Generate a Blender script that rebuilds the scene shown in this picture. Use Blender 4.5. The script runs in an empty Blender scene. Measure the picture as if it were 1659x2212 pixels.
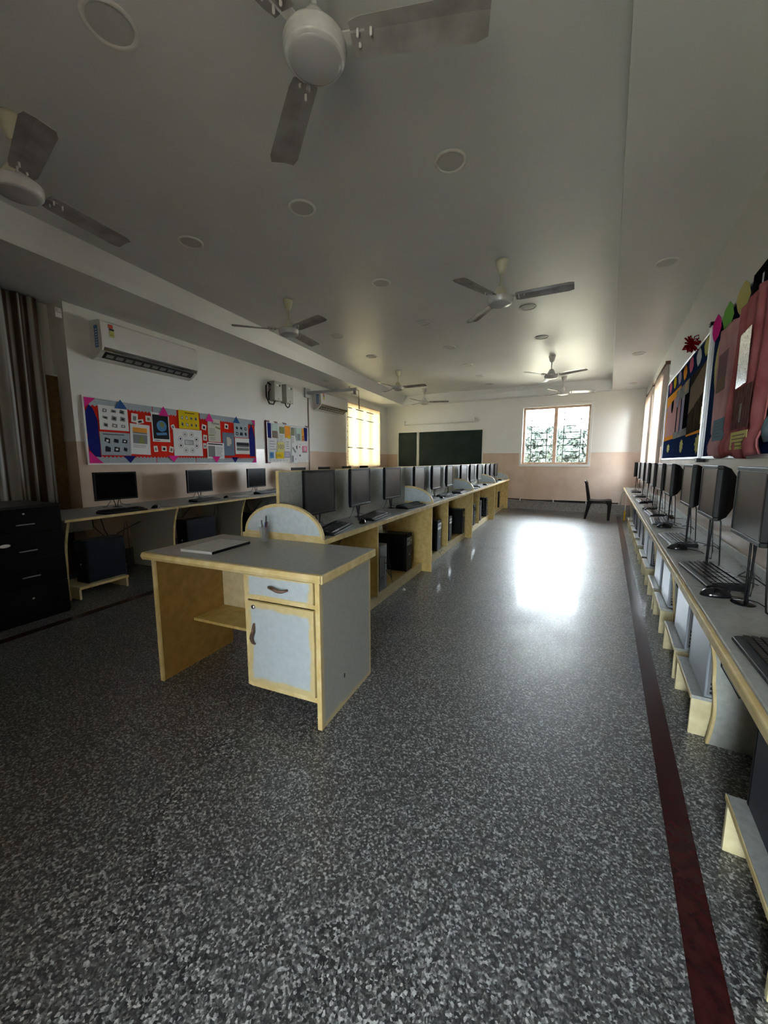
import bpy, math, random
from mathutils import Vector, Matrix
random.seed(7)
S = bpy.context.scene
COL = S.collection
R = math.radians

# ------------------------------------------------------------------ camera
cam_d = bpy.data.cameras.new('camera'); cam = bpy.data.objects.new('camera', cam_d); COL.objects.link(cam)
cam_d.sensor_fit = 'HORIZONTAL'; cam_d.sensor_width = 36.0; cam_d.lens = 36.0*835/1659
cam_d.clip_start = 0.02; cam_d.clip_end = 200
cam.location = (0, 0, 1.32); cam.rotation_euler = (R(90-7.505), 0, R(29.86))
S.camera = cam
# ------------------------------------------------------------------ light and exposure
S.view_settings.view_transform = 'Standard'; S.view_settings.look = 'None'
S.view_settings.gamma = 1.0; S.view_settings.use_curve_mapping = False
S.view_settings.exposure = 1.2
W = bpy.data.worlds.new('world'); S.world = W; W.use_nodes = True
bg = W.node_tree.nodes['Background']; bg.inputs['Color'].default_value = (0.82, 0.93, 1.0, 1); bg.inputs['Strength'].default_value = 24.0
S.cycles.max_bounces = 10; S.cycles.diffuse_bounces = 6; S.cycles.glossy_bounces = 4
S.cycles.transparent_max_bounces = 12; S.cycles.transmission_bounces = 6
S.cycles.use_denoising = True; S.cycles.sample_clamp_indirect = 6.0
S.cycles.caustics_reflective = False; S.cycles.caustics_refractive = False
sun_d = bpy.data.lights.new('sun', 'SUN'); sun_d.energy = 16.0; sun_d.angle = R(0.8); sun_d.color = (1, .9, .74)
sun = bpy.data.objects.new('sun', sun_d); COL.objects.link(sun); sun.location = (8, 12, 12)
sun.rotation_euler = Vector((0.34, 0.0, 0.94)).to_track_quat('Z', 'Y').to_euler()
def portal(name, loc, sx, sy, rot):
    d = bpy.data.lights.new(name, 'AREA'); d.shape = 'RECTANGLE'; d.size = sx; d.size_y = sy
    d.cycles.is_portal = True
    o = bpy.data.objects.new(name, d); COL.objects.link(o); o.location = loc; o.rotation_euler = rot

# ------------------------------------------------------------------ materials
def mat(name, col, rough=.5, metal=0., spec=None, coat=0., trans=None):
    m = bpy.data.materials.new(name); m.use_nodes = True
    if spec is None: spec = .0 if rough >= .6 else .5
    b = m.node_tree.nodes['Principled BSDF']
    b.inputs['Base Color'].default_value = (*col, 1); b.inputs['Roughness'].default_value = rough
    b.inputs['Metallic'].default_value = metal; b.inputs['Specular IOR Level'].default_value = spec
    b.inputs['Coat Weight'].default_value = coat
    return m
def ntree(m): return m.node_tree.nodes, m.node_tree.links, m.node_tree.nodes['Principled BSDF']
def noisy(name, c1, c2, scale=6., rough=.5, detail=4., lo=.35, hi=.65, spec=None, bump=0., stretch=(1, 1, 1), metal=0., coord='Object'):
    m = mat(name, c1, rough, metal, spec); n, l, b = ntree(m)
    tc = n.new('ShaderNodeTexCoord'); mp = n.new('ShaderNodeMapping'); mp.inputs['Scale'].default_value = stretch
    l.new(tc.outputs[coord], mp.inputs[0])
    t = n.new('ShaderNodeTexNoise'); t.inputs['Scale'].default_value = scale; t.inputs['Detail'].default_value = detail
    l.new(mp.outputs[0], t.inputs['Vector'])
    r = n.new('ShaderNodeValToRGB'); r.color_ramp.elements[0].position = lo; r.color_ramp.elements[1].position = hi
    r.color_ramp.elements[0].color = (*c1, 1); r.color_ramp.elements[1].color = (*c2, 1)
    l.new(t.outputs['Fac'], r.inputs[0]); l.new(r.outputs[0], b.inputs['Base Color'])
    if bump:
        bp = n.new('ShaderNodeBump'); bp.inputs['Strength'].default_value = bump; bp.inputs['Distance'].default_value = .01
        l.new(t.outputs['Fac'], bp.inputs['Height']); l.new(bp.outputs[0], b.inputs['Normal'])
    return m
def worn(name, c_in, c_edge, axes='XZ', margin=.06, ragged=.10, rough=.45):
    """laminate worn away to yellow board around its rim (Generated coordinates of the panel)"""
    m = mat(name, c_in, rough); n, l, b = ntree(m)
    tc = n.new('ShaderNodeTexCoord'); sp = n.new('ShaderNodeSeparateXYZ'); l.new(tc.outputs['Generated'], sp.inputs[0])
    def M(op, a, bb=None, c=None):
        q = n.new('ShaderNodeMath'); q.operation = op
        for i, v in enumerate((a, bb, c)):
            if v is None: continue
            if isinstance(v, (int, float)): q.inputs[i].default_value = v
            else: l.new(v, q.inputs[i])
        return q.outputs[0]
    ds = []
    for a in axes:
        v = sp.outputs[a]; ds.append(M('MINIMUM', v, M('SUBTRACT', 1.0, v)))
    d = M('MINIMUM', ds[0], ds[1])
    t = n.new('ShaderNodeTexNoise'); t.inputs['Scale'].default_value = 9; t.inputs['Detail'].default_value = 6
    l.new(tc.outputs['Object'], t.inputs['Vector'])
    d = M('SUBTRACT', d, M('MULTIPLY', M('SUBTRACT', t.outputs['Fac'], .42), ragged))
    f = M('MULTIPLY', M('SUBTRACT', d, margin*.7), 30)
    f = n.new('ShaderNodeClamp'); l.new(M('MULTIPLY', M('SUBTRACT', d, margin*.7), 30), f.inputs[0])
    t2 = n.new('ShaderNodeTexNoise'); t2.inputs['Scale'].default_value = 40; t2.inputs['Detail'].default_value = 5
    l.new(tc.outputs['Object'], t2.inputs['Vector'])
    v2 = n.new('ShaderNodeMixRGB'); v2.blend_type = 'MULTIPLY'; v2.inputs[0].default_value = .25
    mx = n.new('ShaderNodeMixRGB'); mx.inputs[1].default_value = (*c_edge, 1); mx.inputs[2].default_value = (*c_in, 1)
    l.new(f.outputs[0], mx.inputs[0]); l.new(mx.outputs[0], v2.inputs[1]); l.new(t2.outputs['Fac'], v2.inputs[2])
    l.new(v2.outputs[0], b.inputs['Base Color'])
    return m
def translucent(name, col, amount=.5, rough=.8):
    m = mat(name, col, rough); n, l, b = ntree(m)
    tr = n.new('ShaderNodeBsdfTranslucent'); tr.inputs['Color'].default_value = (*col, 1)
    mx = n.new('ShaderNodeMixShader'); mx.inputs[0].default_value = amount
    out = n['Material Output']; l.new(b.outputs[0], mx.inputs[1]); l.new(tr.outputs[0], mx.inputs[2]); l.new(mx.outputs[0], out.inputs[0])
    return m
def pane_mat():
    m = mat('window_glass', (1, 1, 1), .02); n, l, b = ntree(m)
    t = n.new('ShaderNodeBsdfTransparent'); g = n.new('ShaderNodeBsdfGlossy'); g.inputs['Roughness'].default_value = .03
    fr = n.new('ShaderNodeFresnel'); fr.inputs['IOR'].default_value = 1.35
    mx = n.new('ShaderNodeMixShader'); l.new(fr.outputs[0], mx.inputs[0]); l.new(t.outputs[0], mx.inputs[1]); l.new(g.outputs[0], mx.inputs[2])
    l.new(mx.outputs[0], n['Material Output'].inputs[0])
    return m
def floor_mat():
    m = mat('terrazzo', (.2, .2, .2), .16, spec=.7, coat=.32); n, l, b = ntree(m); b.inputs['Coat Roughness'].default_value = .08; b.inputs['Coat IOR'].default_value = 1.45
    tc = n.new('ShaderNodeTexCoord')
    def M(op, a, bb=None):
        q = n.new('ShaderNodeMath'); q.operation = op
        for i, v in enumerate((a, bb)):
            if v is None: continue
            if isinstance(v, (int, float)): q.inputs[i].default_value = v
            else: l.new(v, q.inputs[i])
        return q.outputs[0]
    v1 = n.new('ShaderNodeTexVoronoi'); v1.inputs['Scale'].default_value = 150; l.new(tc.outputs['Object'], v1.inputs['Vector'])
    s1 = n.new('ShaderNodeSeparateColor'); l.new(v1.outputs['Color'], s1.inputs[0])
    t = n.new('ShaderNodeTexNoise'); t.inputs['Scale'].default_value = 75; t.inputs['Detail'].default_value = 5; t.inputs['Roughness'].default_value = .75; l.new(tc.outputs['Object'], t.inputs['Vector'])
    ms_ = M('ADD', M('MULTIPLY', s1.outputs[0], .34), M('MULTIPLY', t.outputs['Fac'], .66))
    mx = n.new('ShaderNodeValToRGB'); e = mx.color_ramp.elements
    e[0].position = .36; e[0].color = (.015, .015, .017, 1); e[1].position = .70; e[1].color = (.52, .52, .52, 1)
    k = e.new(.50); k.color = (.07, .07, .07, 1); k = e.new(.58); k.color = (.15, .15, .15, 1)
    l.new(ms_, mx.inputs[0])
    # slab joints on a grid turned with the desk row
    mp = n.new('ShaderNodeMapping'); mp.inputs['Rotation'].default_value = (0, 0, R(-5.2)); l.new(tc.outputs['Object'], mp.inputs[0])
    sp = n.new('ShaderNodeSeparateXYZ'); l.new(mp.outputs[0], sp.inputs[0])
    def line(v, off, per, w):
        return M('LESS_THAN', M('ABSOLUTE', M('SUBTRACT', M('MODULO', M('ADD', v, off+50*per), per), per/2)), w)
    j = M('MAXIMUM', line(sp.outputs['X'], .19+.6, 1.2, .0025), line(sp.outputs['Y'], -2.84+.4, .8, .003))
    mj = n.new('ShaderNodeMixRGB'); l.new(M('MULTIPLY', j, .6), mj.inputs[0]); l.new(mx.outputs[0], mj.inputs[1]); mj.inputs[2].default_value = (.05, .05, .05, 1)
    l.new(mj.outputs[0], b.inputs['Base Color'])
    t3 = n.new('ShaderNodeTexNoise'); t3.inputs['Scale'].default_value = 3; t3.inputs['Detail'].default_value = 5; l.new(tc.outputs['Object'], t3.inputs['Vector'])
    mr = n.new('ShaderNodeMapRange'); mr.inputs[1].default_value = .3; mr.inputs[2].default_value = .7; mr.inputs[3].default_value = .36; mr.inputs[4].default_value = .46
    l.new(t3.outputs['Fac'], mr.inputs[0]); l.new(mr.outputs[0], b.inputs['Roughness'])
    return m
def wall_mat():
    """white wall with a glossy peach dado painted up to 1.52 m"""
    m = mat('painted_wall', (.8, .8, .77), .45); n, l, b = ntree(m)
    tc = n.new('ShaderNodeTexCoord'); geo = n.new('ShaderNodeNewGeometry'); sp = n.new('ShaderNodeSeparateXYZ'); l.new(geo.outputs['Position'], sp.inputs[0])
    th = n.new('ShaderNodeMath'); th.operation = 'GREATER_THAN'; th.inputs[1].default_value = 1.54; l.new(sp.outputs['Z'], th.inputs[0])
    t = n.new('ShaderNodeTexNoise'); t.inputs['Scale'].default_value = 2.5; t.inputs['Detail'].default_value = 6; l.new(tc.outputs['Object'], t.inputs['Vector'])
    w = n.new('ShaderNodeValToRGB'); w.color_ramp.elements[0].color = (.74, .74, .71, 1); w.color_ramp.elements[1].color = (.82, .82, .79, 1)
    d = n.new('ShaderNodeValToRGB'); d.color_ramp.elements[0].position = .35; d.color_ramp.elements[0].color = (.55, .41, .31, 1); d.color_ramp.elements[1].position = .7; d.color_ramp.elements[1].color = (.66, .52, .42, 1)
    l.new(t.outputs['Fac'], w.inputs[0]); l.new(t.outputs['Fac'], d.inputs[0])
    mx = n.new('ShaderNodeMixRGB'); l.new(th.outputs[0], mx.inputs[0]); l.new(d.outputs[0], mx.inputs[1]); l.new(w.outputs[0], mx.inputs[2])
    l.new(mx.outputs[0], b.inputs['Base Color'])
    mr = n.new('ShaderNodeMapRange'); mr.inputs[3].default_value = .28; mr.inputs[4].default_value = .6; l.new(th.outputs[0], mr.inputs[0]); l.new(mr.outputs[0], b.inputs['Roughness'])
    return m

WALL = wall_mat(); FLOOR = floor_mat(); GLASS = pane_mat()
CEIL = noisy('ceiling_paint', (.73, .755, .775), (.79, .81, .825), 1.2, .36, 4, .3, .7, bump=.2)
STRIPE = noisy('maroon_strip', (.030, .007, .008), (.050, .011, .011), 30, .25)
SKIRT = noisy('dark_granite', (.12, .11, .1), (.3, .28, .26), 70, .4)
WOOD_FR = noisy('peach_window_paint', (.62, .42, .30), (.78, .58, .44), 8, .5)
WHITE_P = mat('white_paint', (.8, .8, .78), .5)
IRON = mat('grille_iron', (.05, .055, .055), .6)
LAM = noisy('grey_laminate', (.33, .34, .32), (.41, .42, .40), 45, .33, 5)
LAM_B = noisy('pale_blue_laminate', (.50, .56, .60), (.58, .64, .68), 30, .42, 5)
LAM_SIDE = noisy('grey_green_laminate', (.40, .42, .38), (.48, .50, .46), 40, .4, 5)
YEL = noisy('yellow_edging', (.62, .47, .19), (.76, .62, .33), 14, .42, 6)
YELIN = noisy('ochre_board', (.52, .37, .11), (.64, .48, .18), 20, .5, 5)
CREAM = noisy('cream_board', (.58, .50, .28), (.70, .62, .38), 20, .5, 5)
LAMP_PANEL = worn('pale_laminate_worn_rim', (.54, .61, .65), (.70, .57, .28), 'XZ', .055, .12)
SIDE_WORN = worn('side_laminate_worn_rim', (.40, .41, .37), (.66, .54, .28), 'YZ', .02, .05)
BLK = mat('black_plastic', (.005, .005, .006), .42, spec=.2)
BLKG = mat('glossy_black_plastic', (.008, .008, .009), .12)
DGREY = mat('dark_grey_plastic', (.007, .007, .008), .5, spec=.15)
SCREEN = mat('screen_glass', (.004, .004, .005), .18, spec=.12)
SCREENM = mat('matt_screen', (.018, .018, .018), .30, spec=.6)
NAVY = mat('navy_metal_case', (.010, .013, .024), .38, spec=.3)
SILV = mat('silver_metal_case', (.38, .42, .48), .3, metal=.4)
STEEL = mat('steel', (.55, .55, .55), .3, metal=1.)
KEY = mat('keycap_black', (.012, .012, .013), .25, spec=.5)
CHROME = mat('chrome', (.7, .7, .7), .12, metal=1.)
BRONZE = mat('brown_handle', (.16, .09, .06), .35, metal=.3)
CABLE = mat('black_cable', (.01, .01, .01), .5)
CABLEW = mat('grey_cable', (.4, .4, .38), .5)
CREAMF = mat('cream_enamel', (.62, .60, .44), .28)
FANW = noisy('white_enamel', (.60, .60, .60), (.70, .70, .70), 20, .22)
FANC = mat('grey_fan_cap', (.46, .46, .47), .2)
FANB = noisy('dusty_blade', (.27, .25, .25), (.36, .35, .35), 9, .2, 5)
ACW = mat('white_abs', (.78, .78, .76), .2)
LOUV = mat('black_louvre', (.02, .02, .02), .5)
PAPER = mat('white_paper', (.78, .78, .78), .6)
GREYP = noisy('grey_paper', (.36, .41, .45), (.44, .49, .53), 60, .6)
REDP = noisy('red_paper', (.60, .02, .015), (.72, .035, .02), 3, .6)
NAVYP = mat('navy_paper', (.02, .025, .16), .6)
BLUEP = mat('blue_paper', (.04, .12, .32), .6)
NAVYB = noisy('navy_felt', (.015, .03, .09), (.025, .045, .12), 40, .8)
PINKP = mat('magenta_paper', (.75, .04, .30), .6)
YELP = mat('yellow_paper', (.70, .50, .02), .6)
ORAP = mat('orange_paper', (.80, .33, .05), .6)
MINT = mat('mint_paper', (.50, .68, .62), .6)
LILAC = mat('lilac_paper', (.40, .36, .48), .6)
ROSE = mat('rose_paper', (.70, .18, .28), .6)
PALEY = mat('pale_yellow_paper', (.68, .62, .25), .6)
LIME = mat('green_paper', (.22, .52, .12), .6)
INK = mat('print_black', (.03, .03, .035), .5)
INKG = mat('print_grey', (.22, .23, .24), .5)
GREENI = mat('print_olive', (.24, .27, .10), .5)
BLUEI = mat('print_blue', (.10, .26, .50), .5)
BROWNI = mat('print_brown', (.24, .18, .13), .5)
ALU = mat('aluminium_frame', (.62, .64, .66), .35, metal=.6)
FRW = mat('white_frame', (.78, .78, .76), .4)
MAROON = mat('maroon_clip', (.10, .01, .02), .5)
CHALK = noisy('green_chalkboard', (.008, .018, .014), (.02, .034, .027), 2.2, .5, 8, .45, .75, spec=.15)
PIPE = mat('white_tube', (.75, .75, .68), .4)
CORK = noisy('brown_hardboard', (.12, .07, .03), (.19, .11, .045), 20, .7)
BAMBOO = translucent('bamboo_slat', (.90, .84, .68), .5, .7)
CURT_R = translucent('pink_curtain', (.86, .78, .74), .45, .8)
CURT_L = noisy('striped_curtain', (.07, .045, .03), (.34, .34, .32), 2.2, .75, 1, .44, .52, stretch=(6, 6, .03))
CLEAR = mat('clear_plastic', (.6, .6, .6), .1)
CLEAR.node_tree.nodes['Principled BSDF'].inputs['Alpha'].default_value = .22
LEAF = noisy('foliage_leaf', (.045, .058, .05), (.10, .115, .105), 8, .8)
BARK = mat('bark', (.10, .07, .05), .9)
EARTH = noisy('outdoor_ground', (.25, .22, .16), (.32, .30, .22), 1.5, .9)

for m_ in bpy.data.materials:
    b_ = m_.node_tree.nodes.get('Principled BSDF')
    if any(k in m_.name for k in ('paper', 'felt', 'print_')): b_.inputs['Specular IOR Level'].default_value = 0.
# ------------------------------------------------------------------ mesh helpers
class G:
    def __init__(s): s.v = []; s.f = []; s.m = []; s.s = []
    def _add(s, vs, fs, m=0, sm=False):
        k = len(s.v); s.v += [tuple(map(float, p)) for p in vs]
        for f in fs: s.f.append([k+i for i in f]); s.m.append(m); s.s.append(sm)
        return s
    def box(s, x0, x1, y0, y1, z0, z1, m=0, rot=0., piv=None):
        vs = [(x, y, z) for z in (z0, z1) for y in (y0, y1) for x in (x0, x1)]
        if rot:
            cx, cy = piv or ((x0+x1)/2, (y0+y1)/2); c, q = math.cos(rot), math.sin(rot)
            vs = [(cx+(x-cx)*c-(y-cy)*q, cy+(x-cx)*q+(y-cy)*c, z) for x, y, z in vs]
        return s._add(vs, [(0, 2, 3, 1), (4, 5, 7, 6), (0, 1, 5, 4), (2, 6, 7, 3), (0, 4, 6, 2), (1, 3, 7, 5)], m)
    def prism(s, pts, ax, a, b, m=0, sm=False):
        f = {'x': lambda p, t: (t, p[0], p[1]), 'y': lambda p, t: (p[0], t, p[1]), 'z': lambda p, t: (p[0], p[1], t)}[ax]
        n = len(pts); ar = sum(pts[i][0]*pts[(i+1) % n][1]-pts[(i+1) % n][0]*pts[i][1] for i in range(n))
        if (ar > 0) == (ax == 'y'): pts = pts[::-1]
        vs = [f(p, a) for p in pts]+[f(p, b) for p in pts]
        s._add(vs, [list(range(n))[::-1], list(range(n, 2*n))], m)
        k = len(s.v)-2*n
        for i in range(n):
            j = (i+1) % n; s.f.append([k+i, k+j, k+n+j, k+n+i]); s.m.append(m); s.s.append(sm)
        return s
    def lathe(s, prof, c=(0, 0), seg=24, m=0, z0=0., sm=True):
        vs = []; n = len(prof)
        for r, z in prof:
            for i in range(seg):
                a = 2*math.pi*i/seg; vs.append((c[0]+r*math.cos(a), c[1]+r*math.sin(a), z0+z))
        fs = []
        for k in range(n-1):
            for i in range(seg):
                j = (i+1) % seg; fs.append((k*seg+i, k*seg+j, (k+1)*seg+j, (k+1)*seg+i))
        return s._add(vs, fs, m, sm)
    def tube(s, path, r, seg=6, m=0):
        P = [Vector(p) for p in path]; vs = []; up = Vector((0, 0, 1))
        for i, p in enumerate(P):
            t = (P[min(i+1, len(P)-1)]-P[max(i-1, 0)]).normalized()
            a = t.cross(up if abs(t.z) < .95 else Vector((1, 0, 0))).normalized(); b = t.cross(a)
            rr = r[i] if isinstance(r, (list, tuple)) else r
            for k in range(seg):
                q = 2*math.pi*k/seg; vs.append(p+a*(math.cos(q)*rr)+b*(math.sin(q)*rr))
        fs = [(i*seg+k, i*seg+(k+1) % seg, (i+1)*seg+(k+1) % seg, (i+1)*seg+k) for i in range(len(P)-1) for k in range(seg)]
        fs += [tuple(range(seg))[::-1], tuple((len(P)-1)*seg+k for k in range(seg))]
        return s._add(vs, fs, m, True)
    def quad(s, a, b, c, d, m=0): return s._add([a, b, c, d], [(0, 1, 2, 3)], m)
    def ellipsoid(s, c, rx, ry, rz, seg=14, rings=8, m=0, half=False):
        pr = []; vs = []; fs = []
        for k in range(rings+1):
            t = (math.pi/2 if half else math.pi)*k/rings
            for i in range(seg):
                a = 2*math.pi*i/seg; vs.append((c[0]+rx*math.sin(t)*math.cos(a), c[1]+ry*math.sin(t)*math.sin(a), c[2]+rz*math.cos(t)))
        for k in range(rings):
            for i in range(seg):
                j = (i+1) % seg; fs.append(((k+1)*seg+i, (k+1)*seg+j, k*seg+j, k*seg+i))
        if half: fs.append(tuple(rings*seg+i for i in range(seg))[::-1])
        return s._add(vs, fs, m, True)
    def xf(s, M_, start=0):
        for i in range(start, len(s.v)): s.v[i] = tuple(M_ @ Vector(s.v[i]))
        return s
    def build(s, name, mats, parent=None, bevel=0., loc=None, seg=2):
        me = bpy.data.meshes.new(name); me.from_pydata(s.v, [], s.f)
        for i, p in enumerate(me.polygons): p.material_index = s.m[i]; p.use_smooth = s.s[i]
        if not isinstance(mats, (list, tuple)): mats = [mats]
        for q in mats: me.materials.append(q)
        me.validate(); me.update()
        o = bpy.data.objects.new(name, me); COL.objects.link(o)
        if parent is not None: o.parent = parent
        if loc is not None: o.location = loc
        if bevel:
            b = o.modifiers.new('bevel', 'BEVEL'); b.width = bevel; b.segments = seg; b.limit_method = 'ANGLE'; b.angle_limit = R(40)
        return o
def tag(o, label, cat, group=None):
    o['label'] = label; o['category'] = cat
    if group: o['group'] = group
    return o
def thing(name, label, cat, loc=(0, 0, 0), rz=0., group=None):
    o = bpy.data.objects.new(name, None); o.empty_display_size = .1; COL.objects.link(o)
    o.location = loc; o.rotation_euler = (0, 0, rz); return tag(o, label, cat, group)
def struct(o): o['kind'] = 'structure'; return o
def dup(root, loc, rz, label, cat=None, group=None):
    r = root.copy(); COL.objects.link(r); r.location = loc; r.rotation_euler = (0, 0, rz); r['label'] = label
    if group: r['group'] = group
    for ch in list(root.children):
        c = ch.copy(); COL.objects.link(c); c.parent = r
        for g in list(ch.children):
            d = g.copy(); COL.objects.link(d); d.parent = c
    return r
class Frame:
    """a wall or row: x runs left to right as seen from the room, y goes into it, z up"""
    def __init__(s, ox, oy, ang): s.o = Vector((ox, oy)); s.a = ang; s.ux = Vector((math.cos(ang), math.sin(ang))); s.uy = Vector((-math.sin(ang), math.cos(ang)))
    def __call__(s, x, y, z=0.): p = s.o+s.ux*x+s.uy*y; return (p.x, p.y, z)
FL = Frame(-5.19, 2.1, math.atan2(.9921, -.1251))      # left wall
FK = Frame(-1.567, 1.894, R(95.127))                   # centre desk row
FR = Frame(.70, 0, -math.pi/2)                         # right wall (x = -world y)
FB = Frame(0, 11.25, 0)                                # back wall
def placed(g, name, mats, F, x, y, z, label, cat, group=None, bevel=0., rz=0.):
    o = g.build(name, mats, None, bevel, F(x, y, z)); o.rotation_euler = (0, 0, F.a+rz)
    return tag(o, label, cat, group)

# ------------------------------------------------------------------ room shell
H1, H2 = 3.024, 3.27
Y0 = -1.3
struct(G().box(-7.5, 1.2, Y0-.7, 11.6, -.12, 0).build('floor', FLOOR))
# wall on the left, with a window opening further down and a curtained recess at its near end
def wall_panels(g, x0, x1, y0, y1, holes, top=3.4):
    xs = sorted({x0, x1, *[h[0] for h in holes], *[h[1] for h in holes]})
    for a, b in zip(xs[:-1], xs[1:]):
        hs = [h for h in holes if h[0] <= a and h[1] >= b]
        if not hs: g.box(a, b, y0, y1, 0, top)
        for h in hs: g.box(a, b, y0, y1, 0, h[2]); g.box(a, b, y0, y1, h[3], top)
    return g
g = wall_panels(G(), 0, 9.6, 0, .28, [(6.45, 8.56, 1.2, 2.83)])
g.box(-4.6, 0, .28, .48, 0, 3.4)
o = struct(g.build('wall_left', WALL)); o.location = FL(0, 0); o.rotation_euler[2] = FL.a
g = wall_panels(G(), -6.9, 1.0, 0, .25, [(-2.08, -.45, 1.235, 2.75)])
o = struct(g.build('wall_back', WALL)); o.location = FB(0, 0)
g = wall_panels(G(), -11.5, 1.5, 0, .25, [(-8.85, -7.55, 1.0, 2.65), (-10.96, -9.6, .9, 2.65)])
o = struct(g.build('wall_right', WALL)); o.location = FR(0, 0); o.rotation_euler[2] = FR.a
g = wall_panels(G(), -5.6, 1.0, -.7, 0, [(-.28, .32, 0.0, 2.1)])  # out of view; extra thickness and narrow doorway shaped to steer daylight forward
o = struct(g.build('wall_front', WALL)); o.location = (0, Y0, 0)
# false ceiling: lower border with a raised tray in the middle
g = G()
t = [(-3.73, Y0), (-.033, Y0), (-.033, 11.0), (-5.46, 10.8)]
bt = [(-3.80, Y0), (-.03, Y0), (-.022, 11.06), (-5.565, 10.80)]
def flat(pts, z, m=0): g._add([(x, y, z) for x, y in pts], [tuple(range(len(pts)))[::-1]], m)
flat([bt[0], (-6.2, Y0), (-6.9, 11.5), bt[3]], H1)
flat([bt[1], bt[2], (.96, 11.5), (.96, Y0)], H1)
flat([bt[2], bt[3], (-6.9, 11.5), (.96, 11.5)], H1)
g._add([(x, y, H2) for x, y in t], [(0, 3, 2, 1)], 0)
for i, j in ((1, 2), (2, 3), (3, 0)):
    g.quad((*t[i], H2), (*t[j], H2), (*bt[j], H1), (*bt[i], H1))
g.box(-7.2, 1.1, Y0-.7, 11.6, 3.3, 3.45)
struct(g.build('ceiling', CEIL))
struct(G().box(.266, .348, Y0, 10.75, .0, .002).build('trim_1', STRIPE))
o = struct(G().box(-4, 8.6, -1.29, -1.21, .0, .002).build('trim_2', STRIPE)); o.location = FL(0, 0); o.rotation_euler[2] = FL.a
o = struct(G().box(-6.4, .70, -.02, 0, 0, .22).box(-6.4, .70, -.03, 0, .22, .235).build('baseboard_back', SKIRT)); o.location = FB(0, 0)
o = struct(G().box(-11.24, -Y0, -.015, 0, 0, .15).build('baseboard_right', SKIRT)); o.location = FR(0, 0); o.rotation_euler[2] = FR.a
o = struct(G().box(0, 9.2, -.015, 0, 0, .22).build('baseboard_left', SKIRT)); o.location = FL(0, 0); o.rotation_euler[2] = FL.a

def window(n, F, x0, x1, z0, z1, leaves, yin=.12, deep=.25, grille=True, frame_m=WOOD_FR, surround=True):
    g = G(); w = .05; y0, y1 = yin, yin+.06
    g.box(x0, x0+w, y0, y1, z0, z1).box(x1-w, x1, y0, y1, z0, z1).box(x0+w, x1-w, y0, y1, z0, z0+w).box(x0+w, x1-w, y0, y1, z1-w, z1)
    xm = []
    for i in range(1, leaves):
        c = x0+(x1-x0)*i/leaves; g.box(c-.045, c+.045, y0-.01, y1, z0+w, z1-w)
    root = struct(g.build('window_%d' % n, frame_m, None, .004, F(0, 0, 0))); root.rotation_euler = (0, 0, F.a)
    if surround:
        s = G(); b = .06
        s.box(x0-b, x1+b, -.02, .0, z1, z1+b).box(x0-b, x1+b, -.02, .0, z0-b, z0).box(x0-b, x0, -.02, .0, z0, z1).box(x1, x1+b, -.02, .0, z0, z1)
        struct(s.build('window_frame', WHITE_P, root, .003))
    p = G()
    for i in range(leaves):
        a = x0+(x1-x0)*i/leaves+.05; c = x0+(x1-x0)*(i+1)/leaves-.05
        p.box(a, c, y0+.025, y0+.03, z0+.05, z1-.05)
    struct(p.build('pane', GLASS, root))
    if grille:
        q = G(); r = .009
        for i in range(leaves):
            a = x0+(x1-x0)*i/leaves+.06; c = x0+(x1-x0)*(i+1)/leaves-.06
            for f in (.2, .78): q.box(a+(c-a)*f-r, a+(c-a)*f+r, yin+.09, yin+.102, z0+.03, z1-.03)
            for k in range(1, 9):
                z = z0+(z1-z0)*k/9
                if k in (3, 7) or False: q.box(a, c, yin+.09, yin+.102, z-r, z+r)
                else: q.box(a+(c-a)*.2, a+(c-a)*.78, yin+.09, yin+.102, z-r, z+r)
        struct(q.build('grille', IRON, root))
    return root
window(1, FB, -2.08, -.45, 1.235, 2.75, 2)
window(2, FL, 6.45, 8.56, 1.2, 2.83, 3, surround=False)
window(3, FR, -8.85, -7.55, 1.0, 2.65, 2, surround=False)
window(4, FR, -10.96, -9.6, .9, 2.65, 2, surround=False)
portal('portal_back', (-1.265, 11.52, 1.99), 1.63, 1.5, (R(90), 0, 0))
portal('portal_left', FL(7.5, .3, 2.0), 2.1, 1.6, (R(90), 0, FL.a))
portal('portal_right', (.96, 9.25, 1.8), 3.5, 1.8, (R(90), 0, FR.a))
portal('portal_front', (.02, Y0-.71, 1.05), .6, 2.1, (R(90), 0, R(180)))

# outdoors: ground and a few trees seen through the glass
struct(G().box(-40, 30, 11.8, 60, -.9, -.8).box(-40, -7.6, -10, 11.8, -.9, -.8).box(1.4, 30, -10, 11.8, -.9, -.8).box(-7.6, 1.4, -20, -2.02, -.14, -.02).build('ground', EARTH))
def tree(loc, rad, h, label, n=3200):
    t_ = thing('tree', label, 'tree', loc)
    G().tube([(0, 0, 0), (.05, .02, h*.4), (-.03, .05, h*.75)], [.12, .09, .05], 8).build('trunk', BARK, t_)
    g = G()
    for i in range(n):
        a = random.uniform(0, 6.283); q = random.uniform(-1, 1); rr = rad*(random.random()**.4)
        c = Vector((rr*math.cos(a)*math.sqrt(1-q*q), rr*math.sin(a)*math.sqrt(1-q*q), h*.68+q*rr*.85))
        d1 = Vector((random.gauss(0, 1), random.gauss(0, 1), random.gauss(0, 1))).normalized()*random.uniform(.08, .17)
        d2 = d1.cross(Vector((random.gauss(0, 1), random.gauss(0, 1), random.gauss(0, 1)))).normalized()*random.uniform(.05, .09)
        g.quad(c-d1, c+d2, c+d1, c-d2)
    g.build('foliage', LEAF, t_)
tree((-3.0, 17.2, -.8), 1.05, 3.9, 'leafy tree outside the back window, filling its left leaf')
tree((-.75, 17.6, -.8), 1.1, 3.6, 'leafy tree outside the back window, lower right')
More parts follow.
